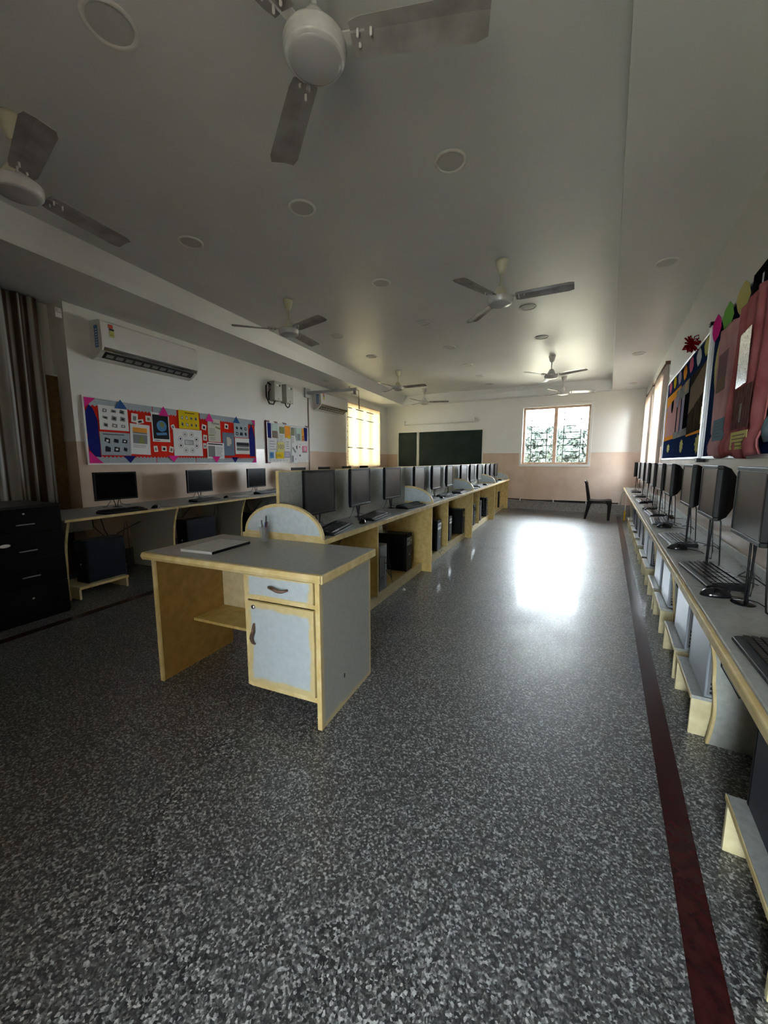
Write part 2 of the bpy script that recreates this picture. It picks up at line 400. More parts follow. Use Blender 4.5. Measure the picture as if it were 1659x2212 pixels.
tree((-2.0, 20.2, -.8), 1.3, 4.0, 'tree outside the back window, seen behind the centre mullion')
tree((-10.5, 13.2, -.8), 1.6, 3.6, 'tree outside the left window behind the bamboo blind')

# ------------------------------------------------------------------ ceiling lights
LP = [(-2.07, 1.13, H2, .115, 'largest, between the two nearest fans at top left'), (-3.377, 2.396, H2, .105, 'left of the pair above the notice board'), (-2.186, 2.533, H2, .105, 'between the near fan blade and the far left fan'),
      (-1.023, 2.657, H2, .105, 'right of the nearest fan'), (-2.299, 3.938, H2, .105, 'midway between the two second-row fans'), (-2.404, 5.304, H2, .105, 'centre line, third from the camera past the fans'),
      (-1.014, 5.45, H2, .105, 'just behind the blade of the right second-row fan'), (-3.824, 5.175, H2, .105, 'left, above the projector arm'), (-2.499, 6.626, H2, .105, 'centre line, level with the air conditioner'),
      (-1.038, 6.827, H2, .105, 'right side, in front of the third right fan'), (-3.977, 6.465, H2, .105, 'left, in front of the third left fan'), (-2.613, 7.979, H2, .105, 'centre line, beside the third-row fans'),
      (-2.696, 9.129, H2, .105, 'centre line, second from the far end'), (-2.753, 10.153, H2, .105, 'centre line, at the far end of the tray'),
      (.332, 4.331, H1, .09, 'on the lowered right border nearest the camera'), (.317, 7.604, H1, .09, 'on the lowered right border by the curtains'), (.38, 10.4, H1, .09, 'on the lowered right border in the far corner'),
      (-5.337, 6.787, H1, .09, 'on the lowered left border above the projector arm')]
cl0 = None
for x, y, z, r, lab in LP:
    lb = 'round flush ceiling light, ' + lab
    if cl0 is None:
        cl0 = thing('ceiling_light', lb, 'ceiling light', (x, y, z), 0, 'round lights in the false ceiling')
        G().lathe([(.105, 0), (.105, -.006), (.098, -.012), (.088, -.010), (.084, -.004)], seg=36).build('light_rim', WHITE_P, cl0)
        G().lathe([(.085, -.004), (.05, -.0075), (.001, -.008)], seg=36).build('diffuser', mat('milky_diffuser', (.60, .61, .61), .5), cl0)
        cl = cl0
    else: cl = dup(cl0, (x, y, z), 0, lb)
    cl.scale = (r/.105, r/.105, 1)

# ------------------------------------------------------------------ ceiling fans
def make_fan(loc, angles, label, body):
    t_ = thing('ceiling_fan', label, 'ceiling fan', loc, 0, 'three-blade ceiling fans')
    G().lathe([(.001, 0), (.062, 0), (.060, -.02), (.040, -.09), (.020, -.115), (.001, -.12)], seg=28).build('canopy', body, t_)
    G().lathe([(.011, -.10), (.011, -.27)], seg=12).build('downrod', body, t_)
    G().lathe([(.012, -.235), (.03, -.24), (.05, -.27), (.072, -.32), (.078, -.335), (.001, -.336)], seg=28).build('motor_cover', body, t_)
    g = G().lathe([(.05, -.335), (.10, -.338), (.118, -.345), (.122, -.356), (.118, -.36), (.123, -.368), (.119, -.375), (.120, -.384), (.115, -.388), (.117, -.395), (.110, -.402), (.100, -.404), (.001, -.402)], seg=40)
    g.build('motor_housing', FANW, t_)
    G().lathe([(.101, -.4035), (.099, -.408), (.09, -.411), (.06, -.418), (.03, -.422), (.001, -.423)], seg=40).build('bottom_cap', FANC, t_)
    for a in angles:
        g = G(); L0, L1 = .145, .66
        # slightly twisted, rounded metal blade with a stiffening crease
        secs = []; n = 12
        for i in range(n+1):
            f = i/n; x = L0+(L1-L0)*f; w = .062+.012*f
            if f > .93: w *= .80
            if f < .04: w *= .85
            tw = R(13-5*f); secs.append([(x, -w*math.cos(tw), w*math.sin(tw)), (x, -w*.25*math.cos(tw), w*.25*math.sin(tw)+.006), (x, w*math.cos(tw), -w*math.sin(tw))])
        vs = []
        for dz in (0, -.003):
            for s_ in secs:
                for p in s_: vs.append((p[0], p[1], p[2]-.352+dz))
        N = len(secs)*3; fs = []
        for i in range(n):
            for k in range(2):
                a0 = i*3+k; fs.append((a0, a0+3, a0+4, a0+1)); fs.append((N+a0, N+a0+1, N+a0+4, N+a0+3))
            fs.append((i*3, N+i*3, N+i*3+3, i*3+3)); fs.append((i*3+2, i*3+5, N+i*3+5, N+i*3+2))
        for i in (0, n):
            for k in range(2): fs.append((i*3+k, i*3+k+1, N+i*3+k+1, N+i*3+k))
        g._add(vs, fs)
        b = g.build('blade', FANB, t_); b.rotation_euler[2] = R(a)
        h = G().box(.09, .20, -.022, .022, -.346, -.340).box(.16, .25, -.03, .03, -.344, -.338)
        for q in ((.175, -.022), (.175, .018), (.225, -.02)): h.lathe([(.006, .02), (.006, -.012), (.004, -.015), (.001, -.016)], q, 8, 0, -.355)
        h.build('blade_bracket', FANW, b)
    return t_
make_fan((-1.09, 1.36, H2), (145, 21, -98), 'nearest ceiling fan, cut by the top edge of the view', FANW)
make_fan((-3.09, 1.09, H2), (-10, 101, 222), 'ceiling fan at the far left edge, one wide blade swung towards the camera', CREAMF)
make_fan((-1.03, 4.12, H2), (-110, 3, 133), 'ceiling fan with cream canopy, right of centre in the second row', CREAMF)
make_fan((-3.52, 3.77, H2), (-133, -12, 100), 'ceiling fan with cream canopy in front of the left ceiling border', CREAMF)
make_fan((-4.10, 7.75, H2), (-96, 2, 150), 'ceiling fan with cream motor cover, third row on the left', CREAMF)
make_fan((-1.03, 8.12, H2), (-124, -24, 110), 'ceiling fan in the third row on the right, blades catching window light', FANW)
make_fan((-1.01, 10.2, H2), (-110, 15, 130), 'farthest right ceiling fan, in front of the ceiling step', FANW)
make_fan((-4.45, 9.95, H2), (-96, 20, 150), 'farthest left ceiling fan, above the chalkboards', FANW)

# ------------------------------------------------------------------ computer equipment prototypes (front faces -y)
def make_monitor(label, w, h, lift, group, scr=SCREEN, thick=.045, tilt=0.):
    t_ = thing('monitor', label, 'monitor', (0, 0, 0), 0, group); b = .018
    z0, z1 = lift, lift+h
    g = G()
    g.box(-w/2, w/2, -.012, .012, z0, z0+b).box(-w/2, w/2, -.012, .012, z1-b, z1).box(-w/2, -w/2+b, -.012, .012, z0+b, z1-b).box(w/2-b, w/2, -.012, .012, z0+b, z1-b)
    g.build('bezel', BLK, t_, .003)
    G().box(-w/2+b, w/2-b, -.008, .008, z0+b, z1-b).build('screen', scr, t_)
    g = G(); q = thick
    vs = [(-w/2, .012, z0), (w/2, .012, z0), (w/2, .012, z1), (-w/2, .012, z1), (-w/2+.02, q*.55, z0+.02), (w/2-.02, q*.55, z0+.02), (w/2-.02, q*.55, z1-.015), (-w/2+.02, q*.55, z1-.015),
          (-w*.3, q, z0+.07), (w*.3, q, z0+.07), (w*.3, q, z1-.06), (-w*.3, q, z1-.06)]
    g._add(vs, [(0, 1, 2, 3), (0, 4, 5, 1), (1, 5, 6, 2), (2, 6, 7, 3), (3, 7, 4, 0), (4, 8, 9, 5), (5, 9, 10, 6), (6, 10, 11, 7), (7, 11, 8, 4), (8, 11, 10, 9)])
    g.build('back_shell', DGREY, t_, .003)
    g = G().tube([(-.035, .025, z0+.08), (-.03, .022, z0), (-.012, .02, .03), (-.012, .02, .006)], .0045, 8).tube([(.035, .025, z0+.08), (.03, .022, z0), (.012, .02, .03), (.012, .02, .006)], .0045, 8)
    g.build('neck', BLK, t_, .003)
    g = G().ellipsoid((0, .012, .0), .055, .04, .008, 20, 4, 0, True); g.build('base', BLKG, t_)
    g = G().tube([(.05, .03, z0+.06), (.06, .05, z0-.02), (.07, .06, .03), (.12, .05, .008), (.18, .06, .006)], .0035, 6)
    g.tube([(-.05, .03, z0+.06), (-.05, .05, .06), (-.09, .055, .008), (-.14, .04, .006)], .003, 6)
    g.build('cable', CABLE, t_)
    return t_
def make_keyboard(label, group, w=.44):
    t_ = thing('keyboard', label, 'keyboard', (0, 0, 0), 0, group)
    g = G().prism([(-.075, 0), (-.075, .012), (-.06, .017), (.06, .027), (.075, .025), (.075, 0)], 'x', -w/2, w/2); g.build('key_tray', BLK, t_, .003)
    g = G()
    rows = 6
    for r in range(rows):
        y = -.052+r*.0205+(.006 if r == 5 else 0); z = .018+(y+.06)*.083
        x = -w/2+.012; k = 0
        while x < w/2-.02:
            if r == 0 and k == 3: kw = .105
            else: kw = .0165
            if x+kw > w/2-.01: break
            if not (w/2-.155 < x < w/2-.148): g.box(x, x+kw, y, y+.0165, z-.003, z+.007)
            x += kw+.0028; k += 1
            if k in (12, 16): x += .007
    g.build('keys', KEY, t_)
    G().tube([(0, .075, .012), (.01, .11, .006), (.06, .135, .006), (.10, .15, .006)], .0025, 5).build('cable', CABLE, t_)
    return t_
def make_mouse(label, group):
    t_ = thing('mouse', label, 'computer mouse', (0, 0, 0), 0, group)
    G().ellipsoid((0, 0, .0), .031, .056, .036, 18, 7, 0, True).build('shell', BLKG, t_)
    G().box(-.003, .003, .02, .04, .026, .033).build('scroll_wheel', DGREY, t_)
    G().tube([(0, .055, .006), (.01, .09, .004), (.05, .12, .004), (.10, .12, .004)], .002, 5).build('cable', CABLE, t_)
    return t_
def make_tower(label, group, case=BLK, w=.175, d=.40, h=.41, front=DGREY):
    t_ = thing('computer_tower', label, 'computer tower', (0, 0, 0), 0, group)
    G().box(-w/2, w/2, .02, d, .008, h).build('case', case, t_, .004)
    g = G().box(-w/2, w/2, 0, .022, .004, h+.003); g.build('front_panel', front, t_, .006)
    g = G().box(-w/2+.012, w/2-.012, -.003, .004, h-.075, h-.035).box(-w/2+.012, w/2-.012, -.003, .004, h-.125, h-.085); g.build('drive_bay', BLKG, t_, .002)
    g = G().lathe([(.012, 0), (.012, .005), (.001, .006)], seg=14); g.xf(Matrix.Translation((0, 0, h*.45)) @ Matrix.Rotation(R(90), 4, 'X')); g.build('power_button', CHROME, t_)
    g = G().box(-w/2+.01, w/2-.01, d-.002, d+.002, .02, h-.012, 0)
    g.box(-w/2+.02, w/2-.02, d, d+.004, h-.10, h-.02, 1).box(-w/2+.02, -w/2+.06, d, d+.006, h*.35, h*.72, 1)
    for k in range(5): g.box(w/2-.11, w/2-.02, d, d+.005, .03+k*.022, .042+k*.022, 1)
    g.build('rear_panel', [INKG, BLK], t_)
    g = G().tube([(-.04, d, h*.6), (-.03, d+.06, h*.55), (-.02, d+.08, h*.3), (0, d+.05, h*.9), (.03, d+.06, h+.12)], .004, 6)
    g.tube([(-.05, d, h*.45), (-.06, d+.05, h*.3), (-.02, d+.09, h*.2), (.05, d+.08, h*.5), (.05, d+.07, h+.15)], .003, 6).build('cable', CABLE, t_)
    return t_
ORD = ['nearest', 'second', 'third', 'fourth', 'fifth', 'sixth', 'seventh', 'eighth', 'ninth', 'tenth', 'eleventh', 'twelfth', 'thirteenth', 'fourteenth']
def where(i, n):
    return ORD[0]+' of the row' if i == 0 else ('farthest of the row' if i == n-1 else ORD[i]+' from the camera')
def put(o, F, x, y, z, rz=0.): o.location = F(x, y, z); o.rotation_euler = (0, 0, F.a+rz); return o
class Rep:
    """first use builds, later uses copy"""
    def __init__(s, fn): s.fn = fn; s.p = None
    def __call__(s, F, x, y, z, label, rz=0., sc=None):
        if s.p is None: s.p = s.fn(label); o = put(s.p, F, x, y, z, rz)
        else: o = dup(s.p, F(x, y, z), F.a+rz, label)
        if sc: o.scale = sc
        return o

# ------------------------------------------------------------------ centre row of computer desks
ZK = .825; MOD = [(0, 2.32), (2.32, 4.6), (4.6, 6.95), (6.95, 9.28)]
def arc_divider(g, x, w0, w1, z, h, th=.02):
    n = 22; c = (w0+w1)/2; r = (w1-w0)/2
    out = [(c+r*math.cos(math.pi*i/n), z+h*math.sin(math.pi*i/n)) for i in range(n+1)]
    inn = [(c+(r-.022)*math.cos(math.pi*i/n), z+.018+(h-.04)*math.sin(math.pi*i/n)) for i in range(n+1)]
    g.prism(inn, 'x', x-th/2, x+th/2, 0)
    for i in range(n):
        q = [out[i], out[i+1], inn[i+1], inn[i]]
        g.prism(q, 'x', x-th/2-.002, x+th/2+.002, 1)
    g.prism([out[0], inn[0], inn[-1], out[-1]], 'x', x-th/2-.002, x+th/2+.002, 1)
for k, (a, b) in enumerate(MOD):
    t_ = thing('computer_desk', ['centre-row computer desk section right behind the teacher desk', 'second section of the centre row of computer desks', 'third section of the centre row of computer desks', 'last section of the centre row, against the back wall'][k], 'desk', FK(a, 0, 0), FK.a, 'centre row of computer desks')
    L = b-a
    G().box(0.001, L-.001, -.025, .64, ZK-.03, ZK).box(0.001, L-.001, -.045, -.025, ZK-.034, ZK-.001, 1).box(-.004, .0005, -.045, .64, ZK-.034, ZK+.0005, 1).build('desktop', [LAM, YEL], t_, .006)
    for x, w0 in ((L-.02, -.02),) + (((.0, -.02),) if k == 0 else ()):
        G().box(x, x+.02, w0+.006, .62, 0, ZK-.031, 0).box(x-.001, x+.021, w0, w0+.006, 0, ZK-.031, 1).build('side_panel', [YELIN, YEL], t_)
    G().box(1.0, 1.018, .07, .6, .10, ZK-.031).box(.999, 1.019, .064, .07, .10, ZK-.031, 1).build('middle_panel', [YELIN, YEL], t_)
    G().box(.021, L-.021, .12, .62, .085, .10, 0).build('bottom_shelf', YELIN, t_)
    G().box(.021, L-.021, .10, .118, 0, .105, 0).build('plinth', CREAM, t_)
    e0 = .03 if k == 0 else 0.
    G().box(e0, L, .33, .348, ZK+.0, 1.245, 0).box(e0, L, .328, .350, 1.245, 1.255, 1).box(e0-.006, e0, .328, .350, ZK, 1.255, 1).build('partition', [LAM_SIDE, YEL], t_)
    g = G(); arc_divider(g, .012 if k == 0 else 0.0, -.03, .62, ZK, .215 if k == 0 else .2); g.build('divider', [LAM_B, YEL], t_)
    if k == 3:
        g = G(); arc_divider(g, L-.012, -.03, .62, ZK, .2); g.build('divider', [LAM_B, YEL], t_)
    G().tube([(.12, .3, ZK-.04), (.3, .34, .60), (.5, .3, .68), (.75, .36, .52), (.95, .33, ZK-.05)], .004, 6).tube([(1.1, .33, ZK-.04), (1.35, .28, .62), (1.55, .3, .70), (1.75, .34, .58), (1.9, .3, ZK-.05)], .004, 6).build('cable', CABLE, t_)
rm = Rep(lambda lab: make_monitor(lab, .385, .325, .105, 'monitors along the centre row', SCREENM, .05))
um = [.37, 1.0, 1.72, 2.56, 3.27, 3.98, 4.95, 5.65, 6.4, 7.3, 7.95, 8.6]
for i, u in enumerate(um):
    o = rm(FK, u, .235, ZK, 'black monitor on the centre desk row, ' + where(i, 12), R([-1, 2, -2, 1, 0, 3, -2, 1, 0, 2, -1, 0][i]))
    if i == 0: o.scale = (1.0, 1, 1.0)
rk = Rep(lambda lab: make_keyboard(lab, 'keyboards along the centre row'))
for i, (u, w, rz) in enumerate([(.33, .085, 12), (1.02, .10, 6), (1.9, .09, -6), (2.62, .09, 4), (3.3, .08, -5), (4.05, .09, 3), (5.6, .09, 0), (7.6, .09, 4)]):
    rk(FK, u, w, ZK, 'black keyboard on the centre desk row, ' + where(i, 8), R(rz))
ms = Rep(lambda lab: make_mouse(lab, 'computer mice on the desks'))
for u, w, rz, lab in ((.69, .05, -70, 'black mouse right of the nearest keyboard on the centre row'), (2.18, .13, 20, 'black mouse against the first curved divider on the centre row'), (2.92, .05, -60, 'black mouse between the third-section keyboards of the centre row'), (4.36, .12, 20, 'black mouse by the second curved divider on the centre row'), (6.1, .06, -20, 'black mouse in the third section of the centre row'), (8.2, .06, 10, 'black mouse at the far end of the centre row')):
    ms(FK, u, w, ZK, lab, R(rz))
tw = Rep(lambda lab: make_tower(lab, 'towers under the centre row', BLK, .175, .40, .42))
for i, (u, w, rz, s, lab) in enumerate([(1.19, .50, 180, (1, 1, 1.05), 'tower with its cabled back panel turned to the aisle, under the centre row'), (1.93, .12, 0, (1, 1, 1.0), 'large black tower under the centre row, first open bay'),
      (2.54, .08, 0, (.9, 1, .85), 'small dark tower just past the first wide panel of the centre row'), (3.02, .10, 0, (1, 1, 1), 'tower beside the middle panel of the second centre section'), (3.75, .14, 0, (.9, 1, .9), 'dark tower behind the middle panel of the second centre section'),
      (4.40, .09, 0, (1, 1, 1), 'black tower against the end panel of the second centre section'), (4.9, .05, 0, (.9, 1, .9), 'narrow tower at the start of the third centre section'), (5.35, .10, 0, (.95, 1, .95), 'silver-fronted tower before the middle panel of the third centre section'),
      (5.95, .50, 180, (1, 1, 1), 'tower with loose cables on its back, third centre section'), (6.65, .10, 0, (1, 1, 1), 'black tower at the end of the third centre section'),
      (7.5, .08, 0, (.9, 1, .95), 'black tower in the last centre section, nearer one'), (8.5, .10, 0, (1, 1, 1), 'black tower in the last centre section, farther one')]):
    tw(FK, u, w, .10, lab, R(rz), s)

for i, (u, w, rz, m_, lab) in enumerate([(2.95, .09, 10, PAPER, 'white sheets of paper beside the keyboards in the second section of the centre row'), (4.95, .11, -8, LILAC, 'pale lilac sheet of paper in the third section of the centre row'), (5.25, .10, 14, PAPER, 'white paper booklet in the third section of the centre row'), (7.2, .12, 5, PAPER, 'white papers in the last section of the centre row')]):
    placed(G().box(-.15, .15, -.09, .09, 0, .004).box(-.13, .16, -.085, .095, .004, .007), 'paper_stack', m_, FK, u, w, ZK, lab, 'papers', rz=R(rz))
placed(G().tube([(.3, 0, .06), (.34, -.03, .10), (.42, -.04, .06), (.52, -.06, .012), (.44, -.05, .008), (.36, -.05, .006), (.30, -.03, .03), (.26, 0, .09)], .003, 5), 'cable', CABLEW, FK, 2.75, .10, 0, 'thin pale cable hanging over the white plinth of the second centre section', 'cable')
placed(G().lathe([(.018, 0), (.018, .012), (.010, .022), (.001, .024)], seg=14), 'floor_stopper', STEEL, FK, 1.55, .03, 0, 'small metal stopper on the floor in front of the first centre section', 'stopper')
# ------------------------------------------------------------------ teacher desk
FD = Frame(-2.264, 1.227, math.atan2(.1240, .9923))
ZD = .80
t_ = thing('teacher_desk', 'free-standing teacher desk with drawer and cupboard, peeling laminate and yellow edges', 'desk', FD(0, 0, 0), FD.a)
g = G().box(-.03, 1.165, -.01, .575, ZD-.035, ZD).prism([(-.035, ZD-.04), (-.045, ZD-.02), (-.035, ZD), (-.01, ZD), (-.01, ZD-.04)], 'x', -.032, 1.167, 1).box(1.16, 1.172, -.03, .578, ZD-.045, ZD-.001, 1).box(-.038, -.028, -.03, .578, ZD-.045, ZD-.001, 1)
g.build('desktop', [LAM, YEL], t_, .005)
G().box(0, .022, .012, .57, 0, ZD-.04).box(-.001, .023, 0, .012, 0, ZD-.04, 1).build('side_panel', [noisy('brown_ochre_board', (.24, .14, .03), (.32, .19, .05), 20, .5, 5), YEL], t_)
G().box(1.115, 1.137, .006, .57, .0, ZD-.04).build('side_panel', SIDE_WORN, t_, 0)
G().box(1.136, 1.1385, .228, .236, .155, .178).build('screw_hole', BLK, t_)
G().box(1.113, 1.139, -.004, .006, 0, ZD-.04).build('front_edging', YEL, t_, .002)
G().box(.683, .705, .0, .58, .14, ZD-.04).build('divider', YEL, t_, .002)
G().box(.023, .683, .50, .518, .30, ZD-.04).build('back_panel', CREAM, t_)
G().box(.023, .683, .24, .50, .292, .31).build('foot_shelf', YELIN, t_, .003)
G().box(.705, 1.115, .02, .58, .14, .158).box(.705, 1.115, .0, .02, .138, .168).box(.705, 1.115, .0, .02, .618, .640).box(.705, 1.115, .02, .58, .62, .635).box(.705, 1.115, .0, .02, .755, .765).box(.705, 1.115, .56, .578, .158, ZD-.04).build('cupboard_case', YEL, t_)
d_ = G().box(.711, 1.109, -.014, .004, .645, .752).build('drawer', LAMP_PANEL, t_, .002)
def wavy(g, cx, cz, L, vert):
    pts = []
    for i in range(13):
        f = i/12-.5; s_ = math.sin(f*2*math.pi)*.006; y = -.016-.022*math.cos(f*math.pi)**.7 if abs(f) < .5 else -.014
        pts.append((cx+s_, y, cz+f*L) if vert else (cx+f*L, y, cz-s_))
    g.tube(pts, [.006+.003*math.cos((i/12-.5)*math.pi) for i in range(13)], 8)
g = G(); wavy(g, .91, .70, .115, False); g.build('handle', BRONZE, d_)
d_ = G().box(.711, 1.109, -.014, .004, .172, .613).build('cupboard_door', LAMP_PANEL, t_, .002)
g = G(); wavy(g, .752, .44, .11, True); g.build('handle', BRONZE, d_)
g = G().lathe([(.011, 0), (.011, .006), (.001, .007)], seg=16); g.xf(Matrix.Translation((.752, -.014, .585)) @ Matrix.Rotation(R(90), 4, 'X')); g.build('lock', STEEL, d_)
# on the desk
t_ = thing('notebook', 'thin white-covered notebook with a black spine lying on the teacher desk', 'notebook', (-2.03, 1.49, ZD), R(9)); t_.scale = (.9, .93, 1)
G().box(-.13, .13, -.165, .165, .002, .012).build('pages', PAPER, t_)
G().box(-.133, .133, -.168, .168, .012, .0145).box(-.133, .133, -.168, .168, 0, .002).build('cover', noisy('notebook_cover', (.62, .62, .60), (.74, .74, .72), 30, .4), t_)
G().box(.130, .137, -.168, .168, 0, .015).build('spine', BLK, t_, .002)
cupf = (-1.925, 1.775, ZD)
o = G().lathe([(.026, .0), (.034, .092), (.036, .095), (.033, .093), (.0245, .004), (.001, .004), (.001, 0), (.026, 0)], seg=24).build('pen_cup', CLEAR, None, 0, cupf)
tag(o, 'clear plastic tumbler holding pens on the teacher desk', 'cup')
pens = [((-.012, 0, .006), (-.028, .006, .135), BLKG, 'black pen leaning left in the clear tumbler'), ((0, .008, .006), (.002, .020, .165), BLK, 'tallest black pen in the clear tumbler'), ((.010, -.005, .006), (.030, .002, .130), MAROON, 'dark red pen leaning right in the clear tumbler'), ((.004, -.012, .006), (.016, -.022, .115), INKG, 'grey pen at the front of the clear tumbler'), ((-.004, .012, .006), (-.014, .024, .120), mat('pen_blue', (.02, .03, .2), .3), 'blue pen at the back of the clear tumbler')]
for a_, b_, m_, lab in pens:
    p0, p1 = Vector(a_), Vector(b_); d = p1-p0
    o = G().tube([p0, p0+d*.03, p0+d*.9, p1], [.0015, .0042, .0042, .003], 8).build('pen', m_, None, 0, cupf); tag(o, lab, 'pen', 'pens in the tumbler')

# ------------------------------------------------------------------ left wall: desks, computers, cabinet
ZL = .79; NL = .89
def curved_leg(g, x, dep, z1, foot, th=.02):
    n = 14; e = []
    for i in range(n+1):
        f = i/n; z = z1*f
        y = -foot+(-(dep-foot-.03))*max(0, (f-.42)/.58)**2.2
        y += .03*math.sin(min(f/.42, 1)*math.pi)*.5
        e.append((y, z))
    for i in range(n):
        g.prism([(e[i][0]+.012, e[i][1]), (e[i+1][0]+.012, e[i+1][1]), (-.0, e[i+1][1]), (-.0, e[i][1])], 'x', x, x+th, 0)
        g.prism([(e[i][0], e[i][1]), (e[i+1][0], e[i+1][1]), (e[i+1][0]+.012, e[i+1][1]), (e[i][0]+.012, e[i][1])], 'x', x-.001, x+th+.001, 1)
UL = [-.62, .53, 1.66, 2.8, 3.95, 5.1, 6.25, 7.4, 8.5]
for k in range(8):
    a, b = UL[k], UL[k+1]; L = b-a; st = a if k else a-.04
    t_ = thing('wall_desk', ['wall desk section next to the black filing cabinet', 'second wall desk section under the notice board', 'third wall desk section on the left wall', 'fourth wall desk section, behind the centre row', 'fifth wall desk section, behind the centre row', 'wall desk section below the projector arm', 'wall desk section below the bamboo blind', 'last wall desk section in the far left corner'][k], 'desk', FL(a, 0, 0), FL.a, 'desks along the left wall')
    G().box(st-a, L-.001, -NL+.02, -.003 if k else -.003, ZL-.025, ZL).box(st-a, L-.001, -NL, -NL+.02, ZL-.028, ZL-.001, 1).build('desktop', [LAM, YEL], t_, .006)
    g = G(); curved_leg(g, 0, NL, ZL-.026, .76); g.build('leg', [LAM_SIDE, YEL], t_)
    if k == 7: g = G(); curved_leg(g, L-.03, NL, ZL-.026, .76); g.build('leg', [LAM_SIDE, YEL], t_)
    if k < 3:
        s_ = G().box(.05, .52, -.84, -.45, .10, .12).box(.05, .52, -.845, -.84, .098, .122, 1)
        s_.build('tower_shelf', [CREAM, YEL], t_)
        for x in (.05, .50): G().box(x, x+.02, -.83, -.45, 0, .10).build('shelf_leg', CREAM, t_)
# strip of wall below the desks carrying sockets
lm = Rep(lambda lab: make_monitor(lab, .47, .32, .085, 'monitors along the left wall', SCREEN, .05))
lmp = [(.22, .25), (1.40, .26), (2.58, .27), (3.82, .27), (4.83, .25), (5.9, .25), (6.9, .25)]
for i, (u, n_) in enumerate(lmp):
    lm(FL, u, -n_-.02, ZL, 'black monitor on the left wall desk, ' + ('nearest, beside the filing cabinet' if i == 0 else where(i, 7)), R([-4, 4, 2, 0, 0, 3, 0][i]), (1, 1, 1.0))
lk = Rep(lambda lab: make_keyboard(lab, 'keyboards along the left wall'))
for i, (u, n_, rz) in enumerate([(-.09, .80, -2), (1.12, .66, 3), (2.42, .60, 0)]):
    lk(FL, u+.02, -n_, ZL, 'black keyboard on the left wall desk, ' + ['nearest', 'in the middle of the three', 'partly hidden by the centre partition'][i], R(rz))
ms(FL, .30, -.80, ZL, 'black mouse by the nearest keyboard on the left wall desk', R(-80))
ms(FL, 1.52, -.64, ZL, 'black mouse by the middle keyboard on the left wall desk', R(-70))
o = placed(G().box(-.16, .16, -.09, .09, 0, .004), 'sheet', PAPER, FL, 1.88, -.62, ZL, 'white sheet of paper beside the second mouse on the left wall desk', 'paper')
lt = Rep(lambda lab: make_tower(lab, 'towers under the left wall desks', NAVY, .18, .38, .42))
lt(FL, -.46, -.70, .12, 'dark blue tower on a low stand under the nearest left desk', R(-90))
lt(FL, .70, -.70, .12, 'black tower under the second left desk section', R(-90), (1, 1.2, 1.1))
lt(FL, 1.84, -.70, .12, 'black tower under the third left desk section', R(-90))
for k, u in enumerate((-.2, 1.0)):
    t_ = thing('socket_board', ['white socket board under the nearest left desk', 'white socket board under the second left desk'][k], 'power socket', FL(u, -.01, .60), FL.a, 'socket boards under the left desks')
    G().box(-.26, .26, -.03, 0, -.07, .09).build('back_box', FRW, t_, .003)
    for x in (-.17, -.08): G().box(x-.022, x+.022, -.075, -.03, .01, .055).build('plug', BLK, t_, .006)
    G().tube([(-.17, -.07, .01), (-.17, -.09, -.06), (-.2, -.1, -.2)], .005, 6).tube([(-.08, -.07, .01), (-.08, -.09, -.06), (-.1, -.12, -.2)], .005, 6).build('cable', CABLE, t_)
g = G().tube([(-.1, -.3, .79), (-.08, -.3, .6), (.05, -.28, .45), (.2, -.25, .40), (.24, -.25, .30), (.12, -.28, .22), (.05, -.3, .3), (.2, -.26, .48), (.5, -.2, .56), (.8, -.1, .6)], .005, 6)
g.tube([(-.05, -.35, .79), (0, -.35, .55), (.1, -.3, .4), (.16, -.3, .15), (.1, -.3, .03)], .005, 6)
placed(g, 'cable', CABLE, FL, 0, 0, 0, 'tangle of black cables hanging beside the dark blue tower', 'cable')
g = G().tube([(.0, -.3, .79), (-.05, -.3, .7), (-.2, -.3, .62), (-.25, -.35, .55)], .005, 6).tube([(.1, -.3, .79), (.12, -.3, .7), (.0, -.3, .6), (-.1, -.35, .56)], .005, 6)
placed(g, 'cable', CABLE, FL, 1.1, 0, 0, 'black cables above the tower of the second left desk', 'cable')
g = G().tube([(.0, -.3, .79), (-.0, -.3, .6), (.1, -.3, .45), (.2, -.3, .5), (.5, -.2, .62)], .005, 6)
placed(g, 'cable', CABLE, FL, 2.3, 0, 0, 'black cables under the third left desk section', 'cable')

# filing cabinet
t_ = thing('filing_cabinet', 'tall black filing cabinet with silver handles in the dark left corner', 'filing cabinet', FL(-.76, 0, 0), FL.a)
CB = mat('cabinet_black', (.004, .004, .004), .45, spec=.15)
G().box(-.56, 0, -1.03, -.45, 0, .945).build('carcass', CB, t_, .003)
G().box(-.57, .006, -1.055, -.44, .945, .965).build('cabinet_top', mat('cabinet_top', (.02, .02, .02), .35, spec=.3), t_, .003)
for k, (z0, z1) in enumerate(((.75, .94), (.53, .745), (.30, .525), (.02, .295))):
    d_ = G().box(-.555, -.004, -1.05, -1.03, z0, z1).build('drawer', CB, t_, .003)
    if k < 4:
        zc = (.815, .60, .385, .2)[k]
        if k < 3: G().box(-.32, -.20, -1.066, -1.05, zc-.004, zc+.004).build('handle', STEEL, d_, .002)
    if k in (0, 3):
        g = G().lathe([(.010, 0), (.010, .006), (.001, .008)], seg=14); g.xf(Matrix.Translation((-.262, -1.05, .90 if k == 0 else .20)) @ Matrix.Rotation(R(90), 4, 'X')); g.build('lock', CHROME, d_)
G().lathe([(.028, 0), (.024, .003), (.001, .004)], seg=10).xf(Matrix.Translation((-.40, -1.05, .665)) @ Matrix.Rotation(R(90), 4, 'X') @ Matrix.Diagonal((1.3, .5, 1, 1))).build('sticker', PAPER, t_)
t2 = thing('filing_cabinet', 'black filing cabinet at the left edge, only its right part in view', 'filing cabinet', FL(-1.33, 0, 0), FL.a)
